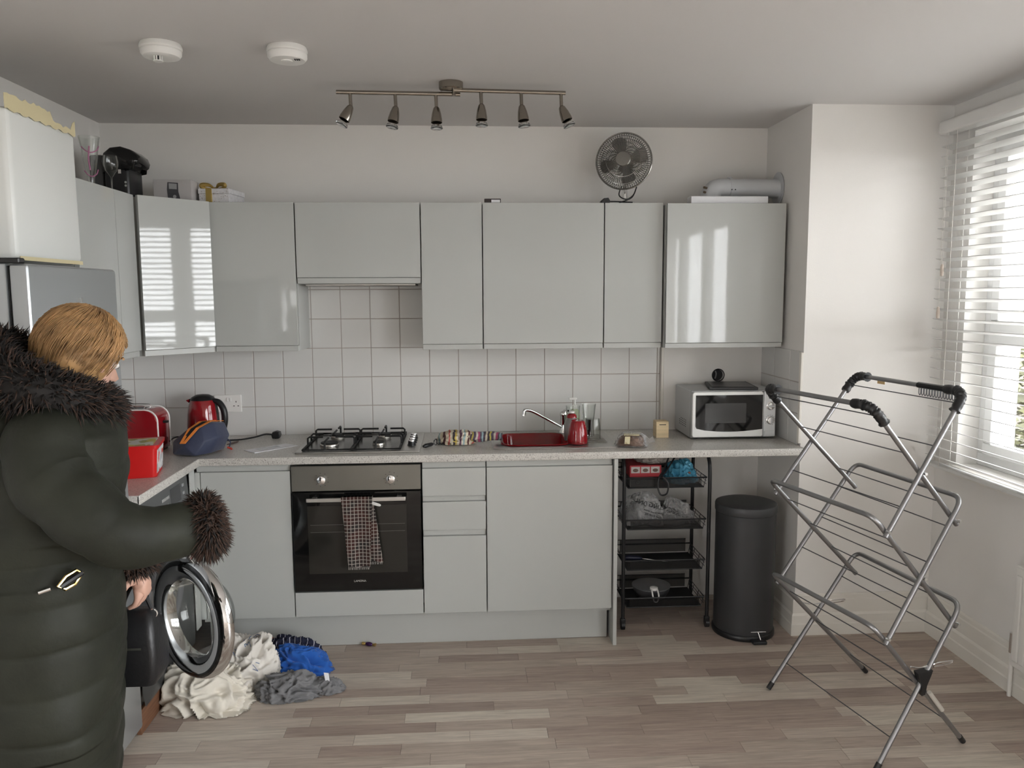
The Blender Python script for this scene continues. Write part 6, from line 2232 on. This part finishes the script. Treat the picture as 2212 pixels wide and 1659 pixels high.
def fur_tube(path, r, count, ln, name, parent, mats, seed, squash=1.0, loop=False):
    """furry roll: soft core with thousands of short tapered tufts"""
    b = BM()
    P = smooth_path(path, 8, loop=loop)
    tube(b, P, [r * .80] * len(P), 16, loop=loop)
    core = part(name, b, mats[0], parent, smooth=True)
    rg = random.Random(seed)
    m = len(P)
    bms = [BM() for _ in mats]
    for _ in range(count):
        i = rg.randrange(m)
        T = (P[(i + 1) % m if loop else min(i + 1, m - 1)] - P[i - 1 if (loop or i) else 0])
        if T.length < 1e-6:
            continue
        T.normalize()
        u, v = frame_dirs(T)
        a = rg.random() * 2 * PI
        d = u * math.cos(a) + v * math.sin(a)
        p = P[i] + d * r * .74 + T * rg.uniform(-.012, .012)
        dd = (d + T * rg.uniform(-.5, .5) + Vector((rg.uniform(-.4, .4), rg.uniform(-.4, .4), rg.uniform(-.55, .25)))).normalized()
        L_ = ln * rg.uniform(.5, 1.15)
        s_ = dd.cross(Vector((rg.uniform(-1, 1), rg.uniform(-1, 1), rg.uniform(-1, 1)))).normalized()
        s2 = dd.cross(s_)
        w = .0022
        mid_ = p + dd * L_ * .55
        tip = p + dd * L_ + Vector((0, 0, -L_ * .18))
        bb = bms[rg.randrange(len(bms))]
        q0 = [bb.verts.new(p + s_ * w), bb.verts.new(p - s_ * w * .5 + s2 * w), bb.verts.new(p - s_ * w * .5 - s2 * w)]
        q1 = [bb.verts.new(mid_ + s_ * w * .7), bb.verts.new(mid_ - s_ * w * .35 + s2 * w * .7), bb.verts.new(mid_ - s_ * w * .35 - s2 * w * .7)]
        tv = bb.verts.new(tip)
        for k in range(3):
            j = (k + 1) % 3
            bb.faces.new((q0[k], q0[j], q1[j], q1[k]))
            bb.faces.new((q1[k], q1[j], tv))
    for bb, mm in zip(bms, mats):
        part('fur_tufts', bb, mm, core, smooth=True, kind='stuff')
    return core


# fur trimmed hood lying around the neck, lower in front
cp_ = []
for i in range(14):
    a = 2 * PI * i / 14
    cp_.append(PB(.030 + .112 * math.cos(a), .145 * math.sin(a), 1.462 - .072 * math.cos(a) + .012 * math.sin(a * 2)))
fur_tube(cp_, .066, 7000, .042, 'fur_collar', coat, [FUR, FUR, FURB], 5, loop=True)
# soft hood cloth below the fur at the back
b = BM(); ellipsoid(b, PB(-.085, .0, 1.365), .13, .20, .095, 32, 18, rot=Matrix.Rotation(R(16), 3, 'Z'), fn=lambda p: 1 + .07 * noise.noise(p * 2.5)); part('hood', b, COAT, coat, smooth=True)
fdir = (wR - Vector((.075, -2.320, 1.116))).normalized()
u, v = frame_dirs(fdir)
fur_tube([wR + fdir * .012 + (u * math.cos(2 * PI * i / 10) + v * math.sin(2 * PI * i / 10)) * .045 for i in range(10)], .030, 3600, .034, 'fur_cuff', coat, [FURB, FUR, FURB], 8, loop=True)
fur_tube([wL + (Vector((1, 0, 0)) * math.cos(2 * PI * i / 10) + Vector((0, 1, 0)) * math.sin(2 * PI * i / 10)) * .042 for i in range(10)], .026, 1800, .03, 'fur_cuff', coat, [FURB, FUR], 9, loop=True)
# drawstring seam, pocket zip pull and gold side buckle
b = BM()
c0 = PB(.090, .232, 1.020)
nn = (SD * .8 + FW * .6).normalized()
tt_ = Zv.cross(nn).normalized()
hexp = [c0 + nn * .010 + tt_ * x + Zv * z for x, z in ((-.028, -.006), (-.010, .012), (.014, .020), (.028, .010), (.010, -.012), (-.014, -.018))]
tube(b, hexp, .0045, 8, loop=True); gb = part('gold_buckle', b, GOLD, coat)
b = BM(); tube(b, [hexp[0].lerp(hexp[5], .3), hexp[3]], .0075, 8); part('buckle_bar', b, BLACK, gb)
b = BM(); tube(b, [PB(.030, .246, 1.000), PB(.055, .244, 1.006)], .0045, 8); part('zip_pull', b, CHROME, coat)
for zz in (.405,):
    b = BM(); tube(b, [PB(.108, .165, .410), PB(.115, .165, .52), PB(.122, .165, .60)], .004, 6); part('side_zip', b, BLACK, coat)

# trousers and boots
for s, q in ((1, 'R'), (-1, 'L')):
    b = BM(); tube(b, smooth_path([joints['hip' + q][0] + Vector((0, 0, .03)), joints['kn' + q][0], joints['an' + q][0] + Vector((0, 0, .10))], 6), [.105 - .0032 * i for i in range(13)], 20); part('trouser_leg', b, DENIM, person)
    an, to = joints['an' + q][0], joints['to' + q][0]
    b = BM()
    tube(b, smooth_path([an + Vector((0, 0, .16)), an + Vector((0, 0, .06)), an + Vector((0, 0, -.02)), an.lerp(to, .5) + Vector((0, 0, -.005)), to + FW * .03 + Vector((0, 0, .012))], 5), [.060] * 8 + [.056, .054, .052, .050, .048, .047, .046, .045, .043, .042, .040, .036, .030], 16)
    for v_ in b.verts:
        v_.co.z = max(v_.co.z, .0015)
    part('boot', b, BLACKM, person)

# black shoulder bag hanging from her far hand
t = thing('handbag', 'black handbag hanging beside the person in front of the washing machine', 'handbag', (-.150, -1.945, .57))
hl = joints['wrL'][0] + Vector((.035, .005, -.09))
b = BM()
cb = Vector((-.150, -1.945, .57))
rr = []
for z, w, d in ((0, .085, .040), (.03, .105, .050), (.10, .108, .050), (.17, .095, .042), (.205, .075, .025), (.215, .06, .012)):
    rr.append([cb + Vector((x, y, z)) for x, y in rrect(-w * .62, w * .62, -d * 1.2, d * 1.2, min(.02, d * .8), 4)])
loft(b, rr); part('bag_body', b, mat('black_leather', (.010, .010, .011), .4, bump=.2, bscale=90), t)
b = BM(); tube(b, smooth_path([cb + Vector((-.045, 0, .20)), cb + Vector((-.03, 0, .25)), cb + Vector((-.005, 0, .285)), cb + Vector((.025, 0, .25)), cb + Vector((.045, 0, .20))], 6), .006, 8); part('handle_strap', b, MATS['black_leather'], t)
for dx in (-.045, .045):
    b = BM(); tube(b, [cb + Vector((dx + .012 * math.cos(2 * PI * i / 12), -.004, .200 + .012 * math.sin(2 * PI * i / 12))) for i in range(12)], .0025, 6, loop=True); part('strap_ring', b, CHROME, t)
b = BM(); box(b, cb.x - .03, cb.x + .03, cb.y - .0625, cb.y - .0605, cb.z + .115, cb.z + .122); part('bag_zip', b, CHROME, t, smooth=False)
